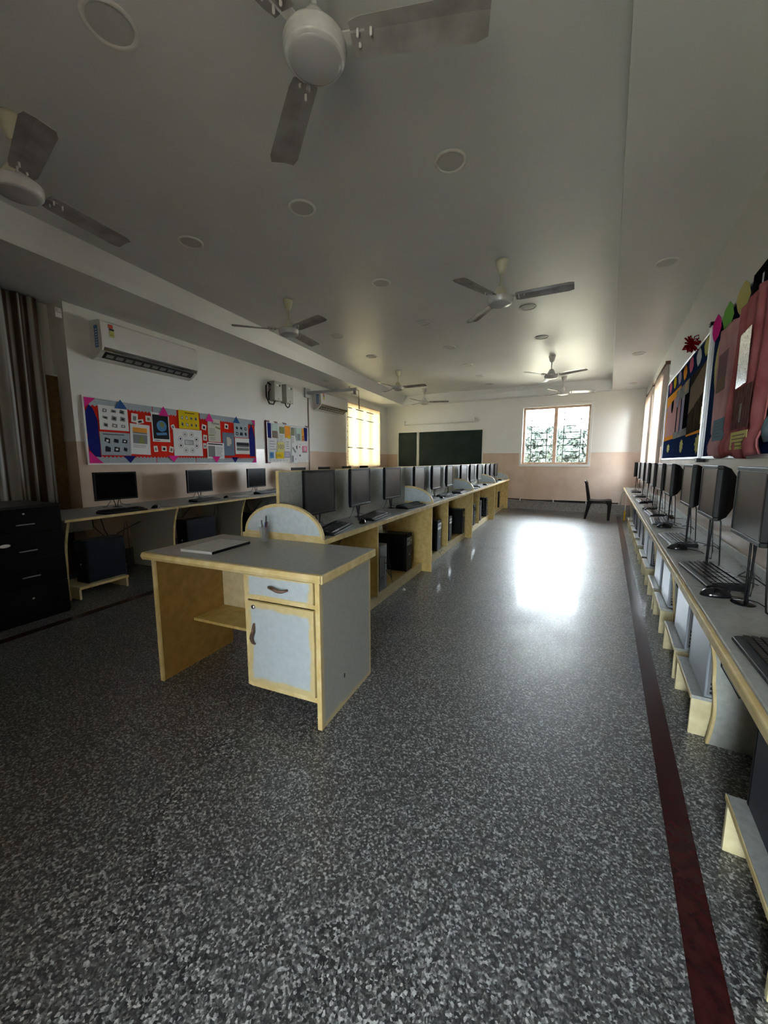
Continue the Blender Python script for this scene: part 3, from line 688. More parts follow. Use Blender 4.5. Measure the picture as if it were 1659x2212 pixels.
G().box(-.56, 0, -1.03, -.45, 0, .945).build('carcass', CB, t2, .003)
G().box(-.57, .002, -1.055, -.44, .945, .965).build('cabinet_top', CB, t2, .003)
# stripes of curtain and the board leaning behind it
def curtain(x0, x1, z0, z1, y, amp, per, matl, F, name, label, flare=0., th=.004):
    n = int((x1-x0)/.012); g = G(); rows = 10; vs = []; N = n+1
    for side in (0, 1):
        for r in range(rows+1):
            f = r/rows; z = z1+(z0-z1)*f
            for i in range(N):
                x = x0+(x1-x0)*i/n; ph = 2*math.pi*(x-x0)/per
                vs.append((x+flare*f*(i/n-.5)+.008*math.sin(ph*.5+3*f), y+amp*(.6+.4*f)*math.sin(ph+.6*math.sin(f*3+x*5))+side*th, z))
    M0 = N*(rows+1); fs = []
    for r in range(rows):
        for i in range(n):
            a = r*N+i; fs.append((a, a+N, a+N+1, a+1)); b = a+M0; fs.append((b, b+1, b+N+1, b+N))
    for r in range(rows):
        for i in (0, n):
            a = r*N+i; fs.append((a, a+N, a+N+M0, a+M0) if i else (a, a+M0, a+N+M0, a+N))
    for r in (0, rows):
        for i in range(n):
            a = r*N+i; fs.append((a, a+1, a+1+M0, a+M0))
    g._add(vs, fs, 0, True)
    return placed(g, name, matl, F, 0, 0, 0, label, 'curtain')
curtain(-1.6, -.17, .10, 2.99, .10, .035, .14, CURT_L, FL, 'curtain', 'grey and beige striped curtain hanging in the left recess behind the filing cabinet', .0)
o = placed(G().box(0, .34, 0, .012, 0, 2.25).box(0, .02, -.004, .016, 0, 2.26, 1).box(0, .34, -.004, .016, 2.24, 2.26, 1), 'leaning_board', [CORK, FRW], FL, -.36, .18, .01, 'brown hardboard panel with white edge leaning behind the striped curtain', 'board')
o = placed(G().box(-.03, .03, -.05, 0, -.05, .05).box(-.02, .02, -.07, -.05, .0, .04), 'curtain_bracket', [FRW], FL, -.06, .02, 2.88, 'small white curtain bracket at the top of the left recess', 'bracket', bevel=.004)

# ------------------------------------------------------------------ left wall: air conditioners and boxes
def make_ac(u0, u1, z0, z1, label):
    L = u1-u0; h = z1-z0
    t_ = thing('air_conditioner', label, 'air conditioner', FL(u0, 0, z0), FL.a, 'white split air conditioners')
    prof = [(0, .0), (0, h), (-.17, h), (-.195, h-.02), (-.205, h*.5), (-.205, .12), (-.19, .085), (-.16, .07), (-.085, .018), (-.02, 0)]
    G().prism(prof, 'x', 0, L).build('casing', ACW, t_, .004)
    q = [(-.163, .071), (-.087, .018), (-.083, .026), (-.155, .078)]
    g = G().prism([(-.175, .082), (-.098, .022), (-.101, .018), (-.178, .078)], 'x', .05, L-.05); g.build('air_outlet', LOUV, t_)
    g = G()
    for k in range(10): x = .08+k*(L-.18)/10; g.prism([(-.15, .060), (-.115, .033), (-.117, .029), (-.152, .056)], 'x', x, x+(L-.18)/10-.03)
    g.build('louvre', mat('louvre_grey', (.25, .25, .25), .4) if 'louvre_grey' not in bpy.data.materials else bpy.data.materials['louvre_grey'], t_)
    G().prism([(-.209, .118), (-.209, .125), (-.192, .088), (-.186, .080), (-.18, .082), (-.192, .095)], 'x', .02, L-.02).build('trim_strip', CHROME, t_)
    g = G().box(-.0015, -.0005, -.145, -.085, .12, h-.06, 0)
    zz = .14
    while zz < h-.09: g.box(-.0025, -.0015, -.135, -.10, zz, zz+.012, 1); zz += .028
    g.build('side_label', [BLUEI, PAPER], t_)
    g = G()
    g.box(.085, .135, -.2045, -.2025, h-.075, h-.035, 0).box(.095, .145, -.206, -.2035, h-.10, h-.08, 1).box(.09, .145, -.2075, -.205, h-.17, h-.105, 2).box(.10, .135, -.2085, -.207, h-.15, h-.145, 1)
    g.build('energy_sticker', [mat('sticker_red', (.5, .06, .03), .5), INK, mat('sticker_yellow', (.55, .5, .12), .5)], t_)
    return t_
make_ac(.25, 1.56, 2.48, 2.90, 'white split air conditioner above the large notice board')
make_ac(4.86, 6.12, 2.46, 2.85, 'white split air conditioner behind the projector arm, near the bamboo blind')
for k, u in enumerate((3.33, 3.69)):
    t_ = thing('stabilizer_box', ['grey voltage stabilizer on the wall, left one with a large cable loop', 'grey voltage stabilizer on the wall, right one'][k], 'voltage stabilizer', FL(u, 0, 2.45-.0*k), FL.a, 'grey stabilizers on the left wall')
    G().box(0, .22, -.15, 0, 0, .35).build('case', mat('stabilizer_grey%d' % k, (.45, .44, .40), .4), t_, .008)
    G().box(.13, .17, -.153, -.149, .265, .30).build('display', BLK, t_)
    G().box(.05, .13, -.152, -.149, .268, .298).build('name_plate', FRW, t_)
    G().box(.09, .13, -.152, -.149, .03, .042).build('badge', BRONZE, t_)
    if k == 0: G().tube([(-.0, -.06, .28), (-.07, -.06, .31), (-.13, -.06, .24), (-.13, -.06, .05), (-.06, -.07, -.07), (.04, -.08, -.07), (.08, -.09, .0)], .014, 8).tube([(0, -.05, .2), (-.05, -.05, .15), (-.05, -.05, .0)], .01, 8).build('cable', CABLE, t_)
    else: G().tube([(.04, -.08, .0), (.05, -.09, -.05), (.11, -.09, -.08), (.16, -.09, -.05), (.18, -.09, 0)], .012, 8).build('cable', CABLE, t_)
# projector arm
t_ = thing('projector_arm', 'grey wall-mounted projector arm reaching out over the left desks', 'projector mount', FL(4.6, 0, 2.78), FL.a)
G().box(-.10, .10, -.04, 0, -.10, .10).build('wall_plate', mat('arm_grey', (.45, .46, .47), .4), t_, .006)
G().box(-.025, .025, -1.22, -.04, -.03, .03).build('beam', bpy.data.materials['arm_grey'], t_, .005)
G().lathe([(.03, 0), (.03, -.06), (.045, -.065), (.045, -.08), (.001, -.08)], (0, -1.17), 16, 0, -.03).box(-.13, .02, -1.19, -1.15, -.115, -.105).build('mount_head', bpy.data.materials['arm_grey'], t_)
G().tube([(0, -1.05, .03), (0, -1.05, .06)], .006, 6).lathe([(.012, 0), (.012, .012), (.001, .014)], (0, -1.05), 8, 0, .055).build('knob', MAROON, t_)
G().tube([(0, -1.2, .0), (.0, -1.26, -.03), (0, -1.265, -.15), (.01, -1.26, -.28), (0, -1.27, -.40)], [.006, .006, .006, .009, .011], 6).build('cable', MAROON, t_)
placed(G().box(-.012, .012, -.02, 0, .82, 2.68), 'cable_conduit', mat('conduit_brown', (.30, .22, .18), .5), FL, 4.64, 0, 0, 'thin brown cable conduit running down the wall below the projector arm', 'conduit')
# bamboo blind over the left window
t_ = thing('window_blind', 'yellow bamboo blind hanging over the left window, backlit', 'blind', FL(6.42, 0, 1.18), FL.a)
g = G(); z = 0.0; Lb = 2.17; k = 0
while z < 1.66:
    gap = k in (20, 52, 62)
    if not gap: g.box(.01*math.sin(k*2.1), Lb+.008*math.sin(k*1.3), -.030-.004*math.sin(k*.9), -.024-.004*math.sin(k*.9), z, z+.0235)
    z += .0245; k += 1
g.build('slats', BAMBOO, t_)
G().box(0, Lb, -.035, -.005, 1.65, 1.68).build('head_rail', WOOD_FR, t_, .003)
g = G()
for x in (.25, .95, 1.9): g.tube([(x, -.036, .0), (x, -.036, 1.66)], .003, 5)
g.tube([(2.1, -.04, 1.6), (2.14, -.06, .9), (2.12, -.06, .0), (1.6, -.05, -.06)], .004, 5).build('cord', PIPE, t_)

# ------------------------------------------------------------------ notice boards and posters
def board(F, x0, x1, z0, z1, label, back, frame=FRW, th=.025, name='notice_board', fw=.022, cat='notice board'):
    t_ = thing(name, label, cat, F(x0, 0, z0), F.a)
    L = x1-x0; h = z1-z0
    G().box(fw, L-fw, -th*.6, -.002, fw, h-fw).build('panel', back, t_)
    G().box(0, L, -th, 0, 0, fw).box(0, L, -th, 0, h-fw, h).box(0, fw, -th, 0, fw, h-fw).box(L-fw, L, -th, 0, fw, h-fw).build('frame', frame, t_, .003)
    return t_
b1 = board(FL, .085, 2.915, 1.275, 2.06, 'long red notice board with navy and magenta paper shapes, below the air conditioner', REDP)
def zig(g, x0, x1, zb, zt, up, step=.045, y=-.018):
    n = max(1, int((x1-x0)/step)); s_ = (x1-x0)/n
    for i in range(n):
        a = x0+i*s_; 
        if up: g.prism([(a, zb), (a+s_, zb), (a+s_, zt-.02), (a+s_/2, zt), (a, zt-.02)], 'y', y-.001, y)
        else: g.prism([(a, zt), (a+s_, zt), (a+s_, zb+.02), (a+s_/2, zb), (a, zb+.02)], 'y', y-.001, y)
for a, b in ((.02, .85), (.86, 1.22), (1.62, 2.81)): g = G(); zig(g, a, b, .67, .765, False); g.build('paper_border', GREYP, b1)
for a, b in ((.1, .86), (.87, 1.5), (1.51, 2.81)): g = G(); zig(g, a, b, .02, .105, True); g.build('paper_border', GREYP, b1)
for pts in ([(.02, .36), (.15, .36), (.15, .52), (.11, .65), (.07, .69), (.03, .62), (.012, .5)], [(.03, .36), (.15, .36), (.155, .25), (.15, .09), (.09, .1), (.035, .17), (.02, .26)], [(2.66, .13), (2.79, .13), (2.80, .45), (2.76, .62), (2.72, .69), (2.67, .58), (2.655, .4)]): G().prism(pts, 'y', -.0215, -.0205).build('navy_cutout', NAVYP, b1)
for a in (.50, 2.3): G().prism([(a-.08, .11), (a+.08, .11), (a, .02)], 'y', -.0215, -.0205).build('navy_triangle', NAVYP, b1)
for a in (.43, 2.36): G().prism([(a-.08, .68), (a+.08, .68), (a, .79)], 'y', -.0315, -.0305).build('blue_triangle', BLUEP, b1)
for pts in ([(.02, .765), (.14, .765), (.02, .65)], [(.02, .02), (.17, .02), (.02, .16)], [(2.81, .765), (2.72, .765), (2.81, .66)], [(2.81, .02), (2.70, .02), (2.81, .13)],
            [(.93, .655), (1.09, .655), (1.01, .785)], [(1.71, .655), (1.87, .655), (1.79, .78)], [(1.03, .12), (1.20, .12), (1.12, .03)], [(1.8, .12), (1.97, .12), (1.89, .02)]): G().prism(pts, 'y', -.0315, -.0305).build('magenta_triangle', PINKP, b1)

def poster(F, x0, z0, x1, z1, base, label, els=(), y=-.019, mats=(), rz=0., cat='poster', name='poster', group=None, th=.0016):
    """els: ('r',x0,z0,x1,z1,mat) rectangle / ('t',x0,z0,x1,z1,n,mat) text lines / ('o',cx,cz,r,mat) ring / ('d',cx,cz,r,mat) disc, in 0..1 sheet units"""
    w, h = x1-x0, z1-z0; g = G(); ml = [base]
    def mi(m):
        if m not in ml: ml.append(m)
        return ml.index(m)
    g.box(-w/2, w/2, -th, 0, -h/2, h/2)
    for e in els:
        if e[0] == 'r': g.box(-w/2+e[1]*w, -w/2+e[3]*w, -th-.0006, -th, -h/2+e[2]*h, -h/2+e[4]*h, mi(e[5]))
        elif e[0] == 't':
            n = e[5]; dz = (e[4]-e[2])*h/n
            for i in range(n):
                zz = -h/2+e[2]*h+dz*i; xe = e[1]+(e[3]-e[1])*random.uniform(.7, 1); g.box(-w/2+e[1]*w, -w/2+xe*w, -th-.0005, -th, zz+dz*.3, zz+dz*.6, mi(e[6]))
        elif e[0] in 'od':
            cx, cz, r = -w/2+e[1]*w, -h/2+e[2]*h, e[3]; n = 16
            if e[0] == 'd': g.prism([(cx+r*math.cos(2*math.pi*i/n), cz+r*math.sin(2*math.pi*i/n)) for i in range(n)], 'y', -th-.0009, -th, mi(e[4]))
            else:
                for i in range(n):
                    a, b = 2*math.pi*i/n, 2*math.pi*(i+1)/n; q = r-(e[5] if len(e) > 5 else .004)
                    g.prism([(cx+r*math.cos(a), cz+r*math.sin(a)), (cx+r*math.cos(b), cz+r*math.sin(b)), (cx+q*math.cos(b), cz+q*math.sin(b)), (cx+q*math.cos(a), cz+q*math.sin(a))], 'y', -th-.0008, -th, mi(e[4]))
        elif e[0] == 'p':
            g.prism([(-w/2+px*w, -h/2+pz*h) for px, pz in e[1]], 'y', -th-.0011-(e[3] if len(e) > 3 else 0), -th, mi(e[2]))
    o = g.build(name, ml, None, 0, F((x0+x1)/2, y, (z0+z1)/2)); o.rotation_euler = (0, rz, F.a)
    return tag(o, label, cat, group)
def icons(nx, nz, m, x0=.05, z0=.05, x1=.95, z1=.95, seed=1):
    rr = random.Random(seed); out = []
    for i in range(nx):
        for j in range(nz):
            cx = x0+(x1-x0)*(i+.5)/nx; cz = z0+(z1-z0)*(j+.5)/nz; a = (x1-x0)/nx*rr.uniform(.22, .36); b = (z1-z0)/nz*rr.uniform(.22, .36); k = rr.uniform(-.4, .4)
            out.append(('p', [(cx-a, cz-b*k-b*.6), (cx+a*.8, cz-b), (cx+a, cz+b*.6), (cx-a*.7, cz+b)], m))
            out.append(('p', [(cx-a*.4, cz-b*.4), (cx+a*.4, cz-b*.4), (cx+a*.4, cz+b*.3), (cx-a*.4, cz+b*.3)], PAPER if rr.random() < .5 else INK, .0006))
    return out
GP = 'posters on the red notice board'
poster(FL, .255, 1.69, .60, 1.975, PAPER, 'white sheet of grey device drawings, upper left of the red notice board', icons(3, 3, INKG, seed=3))
poster(FL, .245, 1.39, .605, 1.665, GREYP, 'grey-blue sheet with pictures of computers, lower left of the red notice board', icons(3, 2, INK, .08, .08, .95, .82, 5) + [('t', .1, .86, .9, .96, 1, INK)])
poster(FL, .61, 1.405, .875, 1.79, PAPER, 'white sheet with an orange and a green picture on the red notice board', [('r', .13, .72, .85, .88, ORAP), ('r', .13, .68, .85, .74, INKG), ('r', .13, .36, .85, .66, INKG), ('p', [(.4, .36), (.7, .36), (.62, .6), (.5, .6)], GREENI), ('t', .12, .22, .8, .33, 3, INKG)], rz=R(2))
poster(FL, .915, 1.58, 1.175, 1.965, PAPER, 'black poster with a globe on the red notice board', [('r', .05, .1, .95, .93, INK), ('d', .55, .55, .075, BLUEI), ('p', [(.45, .55), (.6, .48), (.72, .6), (.6, .7), (.42, .66)], GREENI, .0006), ('p', [(.25, .22), (.85, .25), (.8, .34), (.2, .3)], BLUEI, .0004), ('t', .08, .02, .5, .08, 1, INK)])
poster(FL, 1.33, 1.785, 1.68, 2.045, YELP, 'yellow sheet with small pictures on the red notice board', icons(4, 2, INKG, .05, .05, .95, .78, 8) + [('t', .3, .82, .9, .94, 1, INK)], y=-.024)
els = [('r', .36, .42, .68, .60, INKG), ('r', .38, .44, .66, .58, PAPER)]
for q in range(8):
    a = q*math.pi/4+.4; cx, cz = .51+.30*math.cos(a), .51+.32*math.sin(a); els += [('o', cx, cz, .036, INKG), ('d', cx, cz, .014, [INK, BROWNI, INKG, NAVYP][q % 4])]
poster(FL, 1.225, 1.395, 1.72, 1.78, PAPER, 'large white sheet with a ring of round icons on the red notice board', els, y=-.021)
p7 = poster(FL, 1.845, 1.62, 2.095, 1.975, mat('cream_paper', (.62, .60, .52), .6), 'cream sheet headed Python on the red notice board', [('p', [(.6, .62), (.98, .56), (.98, .63), (.62, .69)], GREENI), ('p', [(.03, .26), (.5, .28), (.5, .32), (.03, .30)], GREENI), ('t', .1, .35, .7, .6, 4, INKG), ('t', .1, .05, .6, .22, 3, INKG)])
def lettering(txt, size, parent_o, loc, m, name='lettering', rx=90):
    c = bpy.data.curves.new(name, 'FONT'); c.body = txt; c.size = size; c.extrude = .0006; c.align_x = 'CENTER'; c.align_y = 'CENTER'
    tmp = bpy.data.objects.new(name, c); COL.objects.link(tmp); dg = bpy.context.evaluated_depsgraph_get()
    me = bpy.data.meshes.new_from_object(tmp.evaluated_get(dg)); bpy.data.objects.remove(tmp)
    me.materials.clear(); me.materials.append(m)
    o = bpy.data.objects.new(name, me); COL.objects.link(o); o.parent = parent_o; o.location = loc; o.rotation_euler = (R(rx), 0, 0); return o
lettering('Python', .055, p7, (.03, -.0025, .11), INK)
poster(FL, 1.805, 1.36, 2.15, 1.61, PAPER, 'printed grey table sheet at the bottom of the red notice board', [('r', .06, .1, .45, .78, INKG), ('r', .06, .86, .9, .93, INK), ('t', .5, .1, .92, .78, 9, INKG)], y=-.023, rz=R(1))
poster(FL, 2.13, 1.41, 2.385, 1.785, mat('slate_paper', (.16, .21, .28), .6), 'slate-blue sheet with a cream cutout on the red notice board', [('r', .35, .42, .62, .80, mat('cream_cut', (.55, .55, .45), .6)), ('r', .55, .5, .75, .74, bpy.data.materials['cream_cut'])])
poster(FL, 2.39, 1.72, 2.73, 1.99, GREYP, 'pale grey sheet with six dark icons on the red notice board', icons(3, 2, INK, .05, .05, .95, .75, 12))
poster(FL, 2.405, 1.44, 2.76, 1.71, PAPER, 'white sheet with a dark landscape strip at the right end of the red notice board', [('r', .08, .22, .92, .74, INKG), ('r', .08, .38, .92, .46, PAPER), ('r', .08, .55, .92, .70, INK)])
cards = [(.643, 1.808, .728, 1.92, 'left of the globe poster near the top'), (.70, 1.80, .80, 1.85, 'overlapping the topmost left card'), (.835, 1.833, .909, 1.909, 'right against the globe poster top'), (.92, 1.444, .974, 1.522, 'under the globe poster, left one'), (1.033, 1.455, 1.108, 1.522, 'under the globe poster, middle one'),
         (1.15, 1.441, 1.215, 1.522, 'under the globe poster, right one'), (1.204, 1.769, 1.26, 1.825, 'between globe poster and yellow sheet'), (1.73, 1.795, 1.812, 1.873, 'right of the yellow sheet'), (1.747, 1.634, 1.817, 1.718, 'right of the ring-of-icons sheet, upper'), (1.738, 1.512, 1.80, 1.591, 'right of the ring-of-icons sheet, lower'), (2.187, 1.843, 2.266, 1.922, 'above the slate-blue sheet')]
for i, (a, b, c, d, lab) in enumerate(cards):
    poster(FL, a, b, c, d, PAPER, 'small white card on the red notice board, ' + lab, [('r', .25, .2, .75, .7, [INKG, INK, BROWNI][i % 3])], y=-.0195 if i != 1 else -.022, rz=R([5, -12, 0, -6, 3, 14, -25, 12, 5, 0, 6][i]), cat='card', name='card', group='small cards on the red notice board')
# second board
b2 = board(FL, 3.215, 4.60, 1.30, 2.065, 'white notice board crowded with leaflets, left of the brown conduit', PAPER, FRW)
G().prism([(.015, .46), (.13, .45), (.13, .73), (.02, .74)], 'y', -.0225, -.0215).build('navy_strip', NAVYP, b2)
g = G().prism([(1.23, .45), (1.33, .45), (1.34, .73), (1.21, .735)], 'y', -.0225, -.0215); g.build('navy_strip', NAVYP, b2)
g = G()
for a, b in ((-.02, .08), (.24, .32), (.5, .6), (1.28, 1.39)): g.box(a, b, -.03, .0, .745, .775)
g.box(-.015, .0, -.03, 0, 0, .77).box(1.385, 1.40, -.03, 0, .0, .5).box(-.015, .08, -.03, 0, -.02, .0).build('maroon_tape', MAROON, b2)
g = G()
for i in range(12):
    if i in (6, 7): continue
    g.ellipsoid((.12+i*.105, -.02, .035), .045, .004, .026, 12, 5)
g.build('white_scallop', PAPER, b2)
B2 = [(3.367, 1.90, 3.551, 2.03, MINT, 'mint sheet at the top left', [('t', .1, .1, .9, .9, 3, PAPER)]), (3.377, 1.762, 3.534, 1.895, BROWNI, 'brown photograph under the mint sheet', [('p', [(.1, .5), (.8, .2), (.9, .5), (.2, .8)], INKG)]),
      (3.547, 1.655, 3.735, 1.85, PAPER, 'white text sheet under the green photograph', [('t', .15, .1, .9, .9, 7, INKG)]), (3.60, 1.857, 3.74, 1.99, GREENI, 'green photograph', []), (3.773, 1.787, 3.95, 2.02, ORAP, 'orange paper shape at the top', [('p', [(.5, -.1), (1.0, -.05), (.95, .2), (.4, .1)], YELP)]),
      (3.985, 1.84, 4.094, 2.0, INKG, 'dark green photograph', [('p', [(.2, .1), (.7, .3), (.6, .9), (.1, .7)], GREENI)]), (3.975, 1.68, 4.09, 1.825, PAPER, 'small text sheet below the dark photograph', [('t', .1, .05, .9, .95, 7, INKG)]),
      (4.14, 1.74, 4.32, 2.01, MINT, 'mint sheet with a grey picture', [('r', .2, .05, .8, .55, INKG)]), (4.35, 1.744, 4.44, 2.01, ORAP, 'orange strip with dark red dots', [('d', .5, .35, .018, MAROON), ('d', .6, .15, .02, MAROON)]),
      (3.265, 1.50, 3.49, 1.745, PAPER, 'white doodled sheet on the left', [('t', .1, .1, .9, .9, 4, LILAC)]), (3.28, 1.375, 3.40, 1.49, BLUEI, 'small blue leaflet at the lower left', [('r', .2, .3, .6, .8, BLUEP)]),
      (3.51, 1.50, 3.73, 1.69, PALEY, 'cream sheet reading 100', []), (3.47, 1.37, 3.715, 1.495, YELP, 'yellow sheet curling at the bottom', [('t', .15, .3, .8, .7, 2, BROWNI)]),
      (3.765, 1.53, 3.95, 1.775, PAPER, 'white sheet with small pencil marks in the middle', [('t', .2, .1, .7, .8, 4, INKG)]), (3.735, 1.385, 3.915, 1.515, LILAC, 'lilac sheet at the bottom middle', [('t', .1, .2, .9, .8, 4, PAPER)]),
      (3.972, 1.45, 4.175, 1.67, PAPER, 'white sheet with a grey hand tool drawing', [('p', [(.1, .6), (.2, .75), (.75, .3), (.6, .15)], INKG), ('p', [(.75, .8), (.95, .9), (.95, .55), (.85, .5)], INK)]), (3.935, 1.285, 4.17, 1.44, PAPER, 'pale picture sheet hanging below the lower edge', [('r', .1, .1, .4, .95, INKG), ('d', .7, .5, .02, LILAC)]),
      (4.19, 1.365, 4.345, 1.725, PAPER, 'tall white sheet with black dots', [('d', .5, .2, .022, INK), ('d', .45, .7, .02, BROWNI), ('d', .6, .85, .012, INKG)]), (4.353, 1.50, 4.53, 1.64, ROSE, 'red and white picture at the right', [('r', .1, .0, .9, .2, INKG), ('r', .3, .3, .45, .9, PAPER), ('r', .6, .3, .75, .9, PAPER)])]
for i, (a, b, c, d, m_, lab, els) in enumerate(B2):
    o = poster(FL, a, b, c, d, m_, lab + ', on the crowded white notice board', els, y=-.019-.0022*(i % 4 if i != 16 else 5), name='leaflet', cat='leaflet')
    if 'reading 100' in lab: lettering('100', .13, o, (-.01, -.0028, 0), INKG)

# ------------------------------------------------------------------ back wall
for x0, x1, lab in ((-5.93, -5.225, 'narrow dark green chalkboard, left one on the back wall'), (-5.205, -3.15, 'wide dark green chalkboard on the back wall')):
    board(FB, x0, x1, 1.12, 2.245, lab, CHALK, FRW, .03, 'chalkboard', .03, 'chalkboard')
t_ = thing('tube_light', 'unlit white tube light fitting above the wide chalkboard', 'tube light', FB(-4.54, 0, 2.47))
G().box(-1.14, 1.14, -.05, -.02, -.0, .05).build('fitting', PIPE, t_, .004)
G().tube([(-1.12, -.075, -.02), (1.12, -.075, -.02)], .014, 10).build('tube', mat('tube_glass', (.7, .7, .66), .2), t_)
for x in (-1.14, 1.12): G().box(x, x+.02, -.09, 0, -.04, .10).build('end_bracket', FRW, t_, .003)
# cables running along the skirting
g = G()
for j in range(4):
    g.tube([(x, -.03-.012*j, .255+.012*math.sin(x*2.3+j)+.006*j) for x in [-2.4+i*.16 for i in range(18)]], .009, 6)
placed(g, 'cable_bundle', CABLE, FB, 0, 0, 0, 'bundle of grey and black cables running along the back wall skirting', 'cable')
for i, x in enumerate((-2.05, -1.2, -.42, .3)):
    placed(G().box(-.012, .012, -.085, 0, -.03, .05), 'cable_clip', FRW, FB, x, 0, .262, 'white cable clip on the back skirting, ' + ['leftmost', 'second from left', 'third from left', 'rightmost behind the chair'][i], 'cable clip', 'cable clips on the back skirting')

# ------------------------------------------------------------------ plastic chair
PL = mat('dark_brown_plastic', (.010, .006, .006), .5, spec=.12)
t_ = thing('plastic_chair', 'dark brown plastic chair standing alone by the back window, facing right', 'chair', (-.10, 10.15, 0), 0)
g = G()
prof = [(-.21, .43), (-.10, .425), (.05, .43), (.20, .445), (.235, .435), (.235, .41), (.2, .42), (.05, .405), (-.10, .40), (-.21, .405)]
g.prism([(x, z) for x, z in prof], 'y', -.22, .22); g.build('seat', PL, t_, .006)
for sy in (-1, 1):
    G().prism([(.17, .0), (.215, .0), (.24, .42), (.16, .42)], 'y', sy*.22-.018, sy*.22+.018).prism([(.10, .425), (.16, .33), (.22, .42)], 'y', sy*.22-.012, sy*.22+.012).build('leg', PL, t_, .006)
    G().prism([(-.30, 0), (-.255, 0), (-.15, .43), (-.24, .43)], 'y', sy*.22-.018, sy*.22+.018).prism([(-.16, .425), (-.19, .33), (-.08, .425)], 'y', sy*.22-.012, sy*.22+.012).build('leg', PL, t_, .006)
g = G()
def bx(z): return -.235-.065*((z-.43)/.42)
for sy in (-1, 1):
    g.prism([(bx(.42)-.02, .42), (bx(.42)+.035, .42), (bx(.84)+.02, .84), (bx(.84)-.02, .84)], 'y', sy*.19-.03, sy*.19+.03)
g.prism([(bx(.76)-.012, .76), (bx(.76)+.015, .76), (bx(.86)-.0, .87), (bx(.86)-.035, .87)], 'y', -.22, .22)
for k in range(5): y = -.12+k*.06; g.prism([(bx(.45)-.008, .45), (bx(.45)+.01, .45), (bx(.77)+.01, .77), (bx(.77)-.008, .77)], 'y', y-.014, y+.014)
for z in (.55, .66): g.box(bx(z)-.008, bx(z)+.01, -.17, .17, z, z+.02)
g.build('backrest', PL, t_, .005)

# ------------------------------------------------------------------ right wall desks (x = -y in frame FR)
ZR = .75; DR = .366
YR = [-1.29, -.36, .92, 2.20, 3.48, 4.76, 6.04, 7.32, 8.60, 9.95]
rw_lab = ['behind the camera', 'beside the camera', 'nearest fully in view, right edge', 'second in view, after the first curved leg', 'third in view', 'fourth in view', 'fifth in view', 'sixth in view', 'last before the far corner']
for k in range(1, 9):
    a, b = YR[k], YR[k+1]; L = b-a
    t_ = thing('wall_desk', 'grey wall desk section along the right wall, ' + rw_lab[k], 'desk', FR(-b, 0, 0), FR.a, 'desks along the right wall')
    G().box(0.001, L-.001, -DR+.02, -.003, ZR-.03, ZR).box(0.001, L-.001, -DR, -DR+.02, ZR-.034, ZR-.001, 1).build('desktop', [LAM, YEL], t_, .006)
    G().box(0, L, -.014, -.003, ZR, ZR+.05).build('back_ledge', LAM_SIDE, t_, .002)
    g = G(); curved_leg(g, L-.02, DR, ZR-.031, .215); g.build('leg', [LAM_SIDE, YEL], t_)
    if k == 8: g = G(); curved_leg(g, 0.01, DR, ZR-.031, .215); g.build('leg', [LAM_SIDE, YEL], t_)
STY = [(1.15, 1.60), (2.25, 2.69), (2.80, 3.26), (3.53, 3.97), (4.08, 4.54), (4.87, 5.30), (5.41, 5.85), (6.10, 6.5), (6.7, 7.12), (7.4, 7.85), (8.0, 8.4), (8.7, 9.1)]
ZS = .20
sp = None
for i, (a, b) in enumerate(STY):
    L = b-a
    lab = 'low cream tower stand under the right wall desks, ' + where(i, len(STY))
    if i == 0 or abs(L-.45) > .2: pass
    if sp is None:
        sp = thing('tower_stand', lab, 'stand', FR(-b, 0, 0), FR.a, 'tower stands under the right wall desks'); q = sp
        G().box(0, .44, -.275, -.02, ZS-.018, ZS).box(-.001, .441, -.28, -.275, ZS-.019, ZS+.001, 1).build('stand_top', [LAM, YEL], sp, .002)
        for x in (.0, .422): G().box(x, x+.018, -.275, -.03, 0, ZS-.018).build('stand_side', CREAM, sp, .002)
    else: q = dup(sp, FR(-b, 0, 0), FR.a, lab)
    q.scale = (L/.44, 1, 1)
rt = Rep(lambda lab: make_tower(lab, 'towers under the right wall desks', NAVY, .165, .39, .42, DGREY))
rt2 = Rep(lambda lab: make_tower(lab, 'towers under the right wall desks', SILV, .165, .40, .42, SILV))
TY = [(1.18, 'n', 'nearest, dark navy at the right edge of the view'), (2.24, 's', 'silver-sided, just behind the first curved leg'), (2.78, 's', 'silver-sided, second of the silver pair'), (3.55, 's', 'silver-sided, next to the second curved leg'), (4.10, 's', 'pale one before the third stand'), (4.92, 'n', 'navy one past the third curved leg'), (5.43, 's', 'pale with a dark slot, mid row'), (6.12, 'n', 'dark, mid row'), (6.72, 'n', 'dark, third from the far end'), (7.45, 'n', 'dark, second from the far end'), (8.05, 'n', 'dark, farthest of the row')]
for y, kind, lab in TY:
    # rear faces the camera: the tower's long side runs along the wall
    (rt if kind == 'n' else rt2)(FR, -(y+.40), -.150, ZS, 'tower under the right wall desks, ' + lab, R(-90) )
rmn = Rep(lambda lab: make_monitor(lab, .375, .285, .262, 'monitors along the right wall', SCREENM, .085))
for i, y in enumerate([2.03, 2.75, 3.42, 4.38, 5.1, 5.85, 6.65, 7.5, 8.35, 9.3]):
    rmn(FR, -y, -.20, ZR, 'black monitor along the right wall, ' + ('nearest, cut by the right edge' if i == 0 else where(i, 10)), R([0, 0, 0, 0, 1, 0, 0, 2, 0, -8][i]))
rk2 = Rep(lambda lab: make_keyboard(lab, 'keyboards along the right wall', .45))
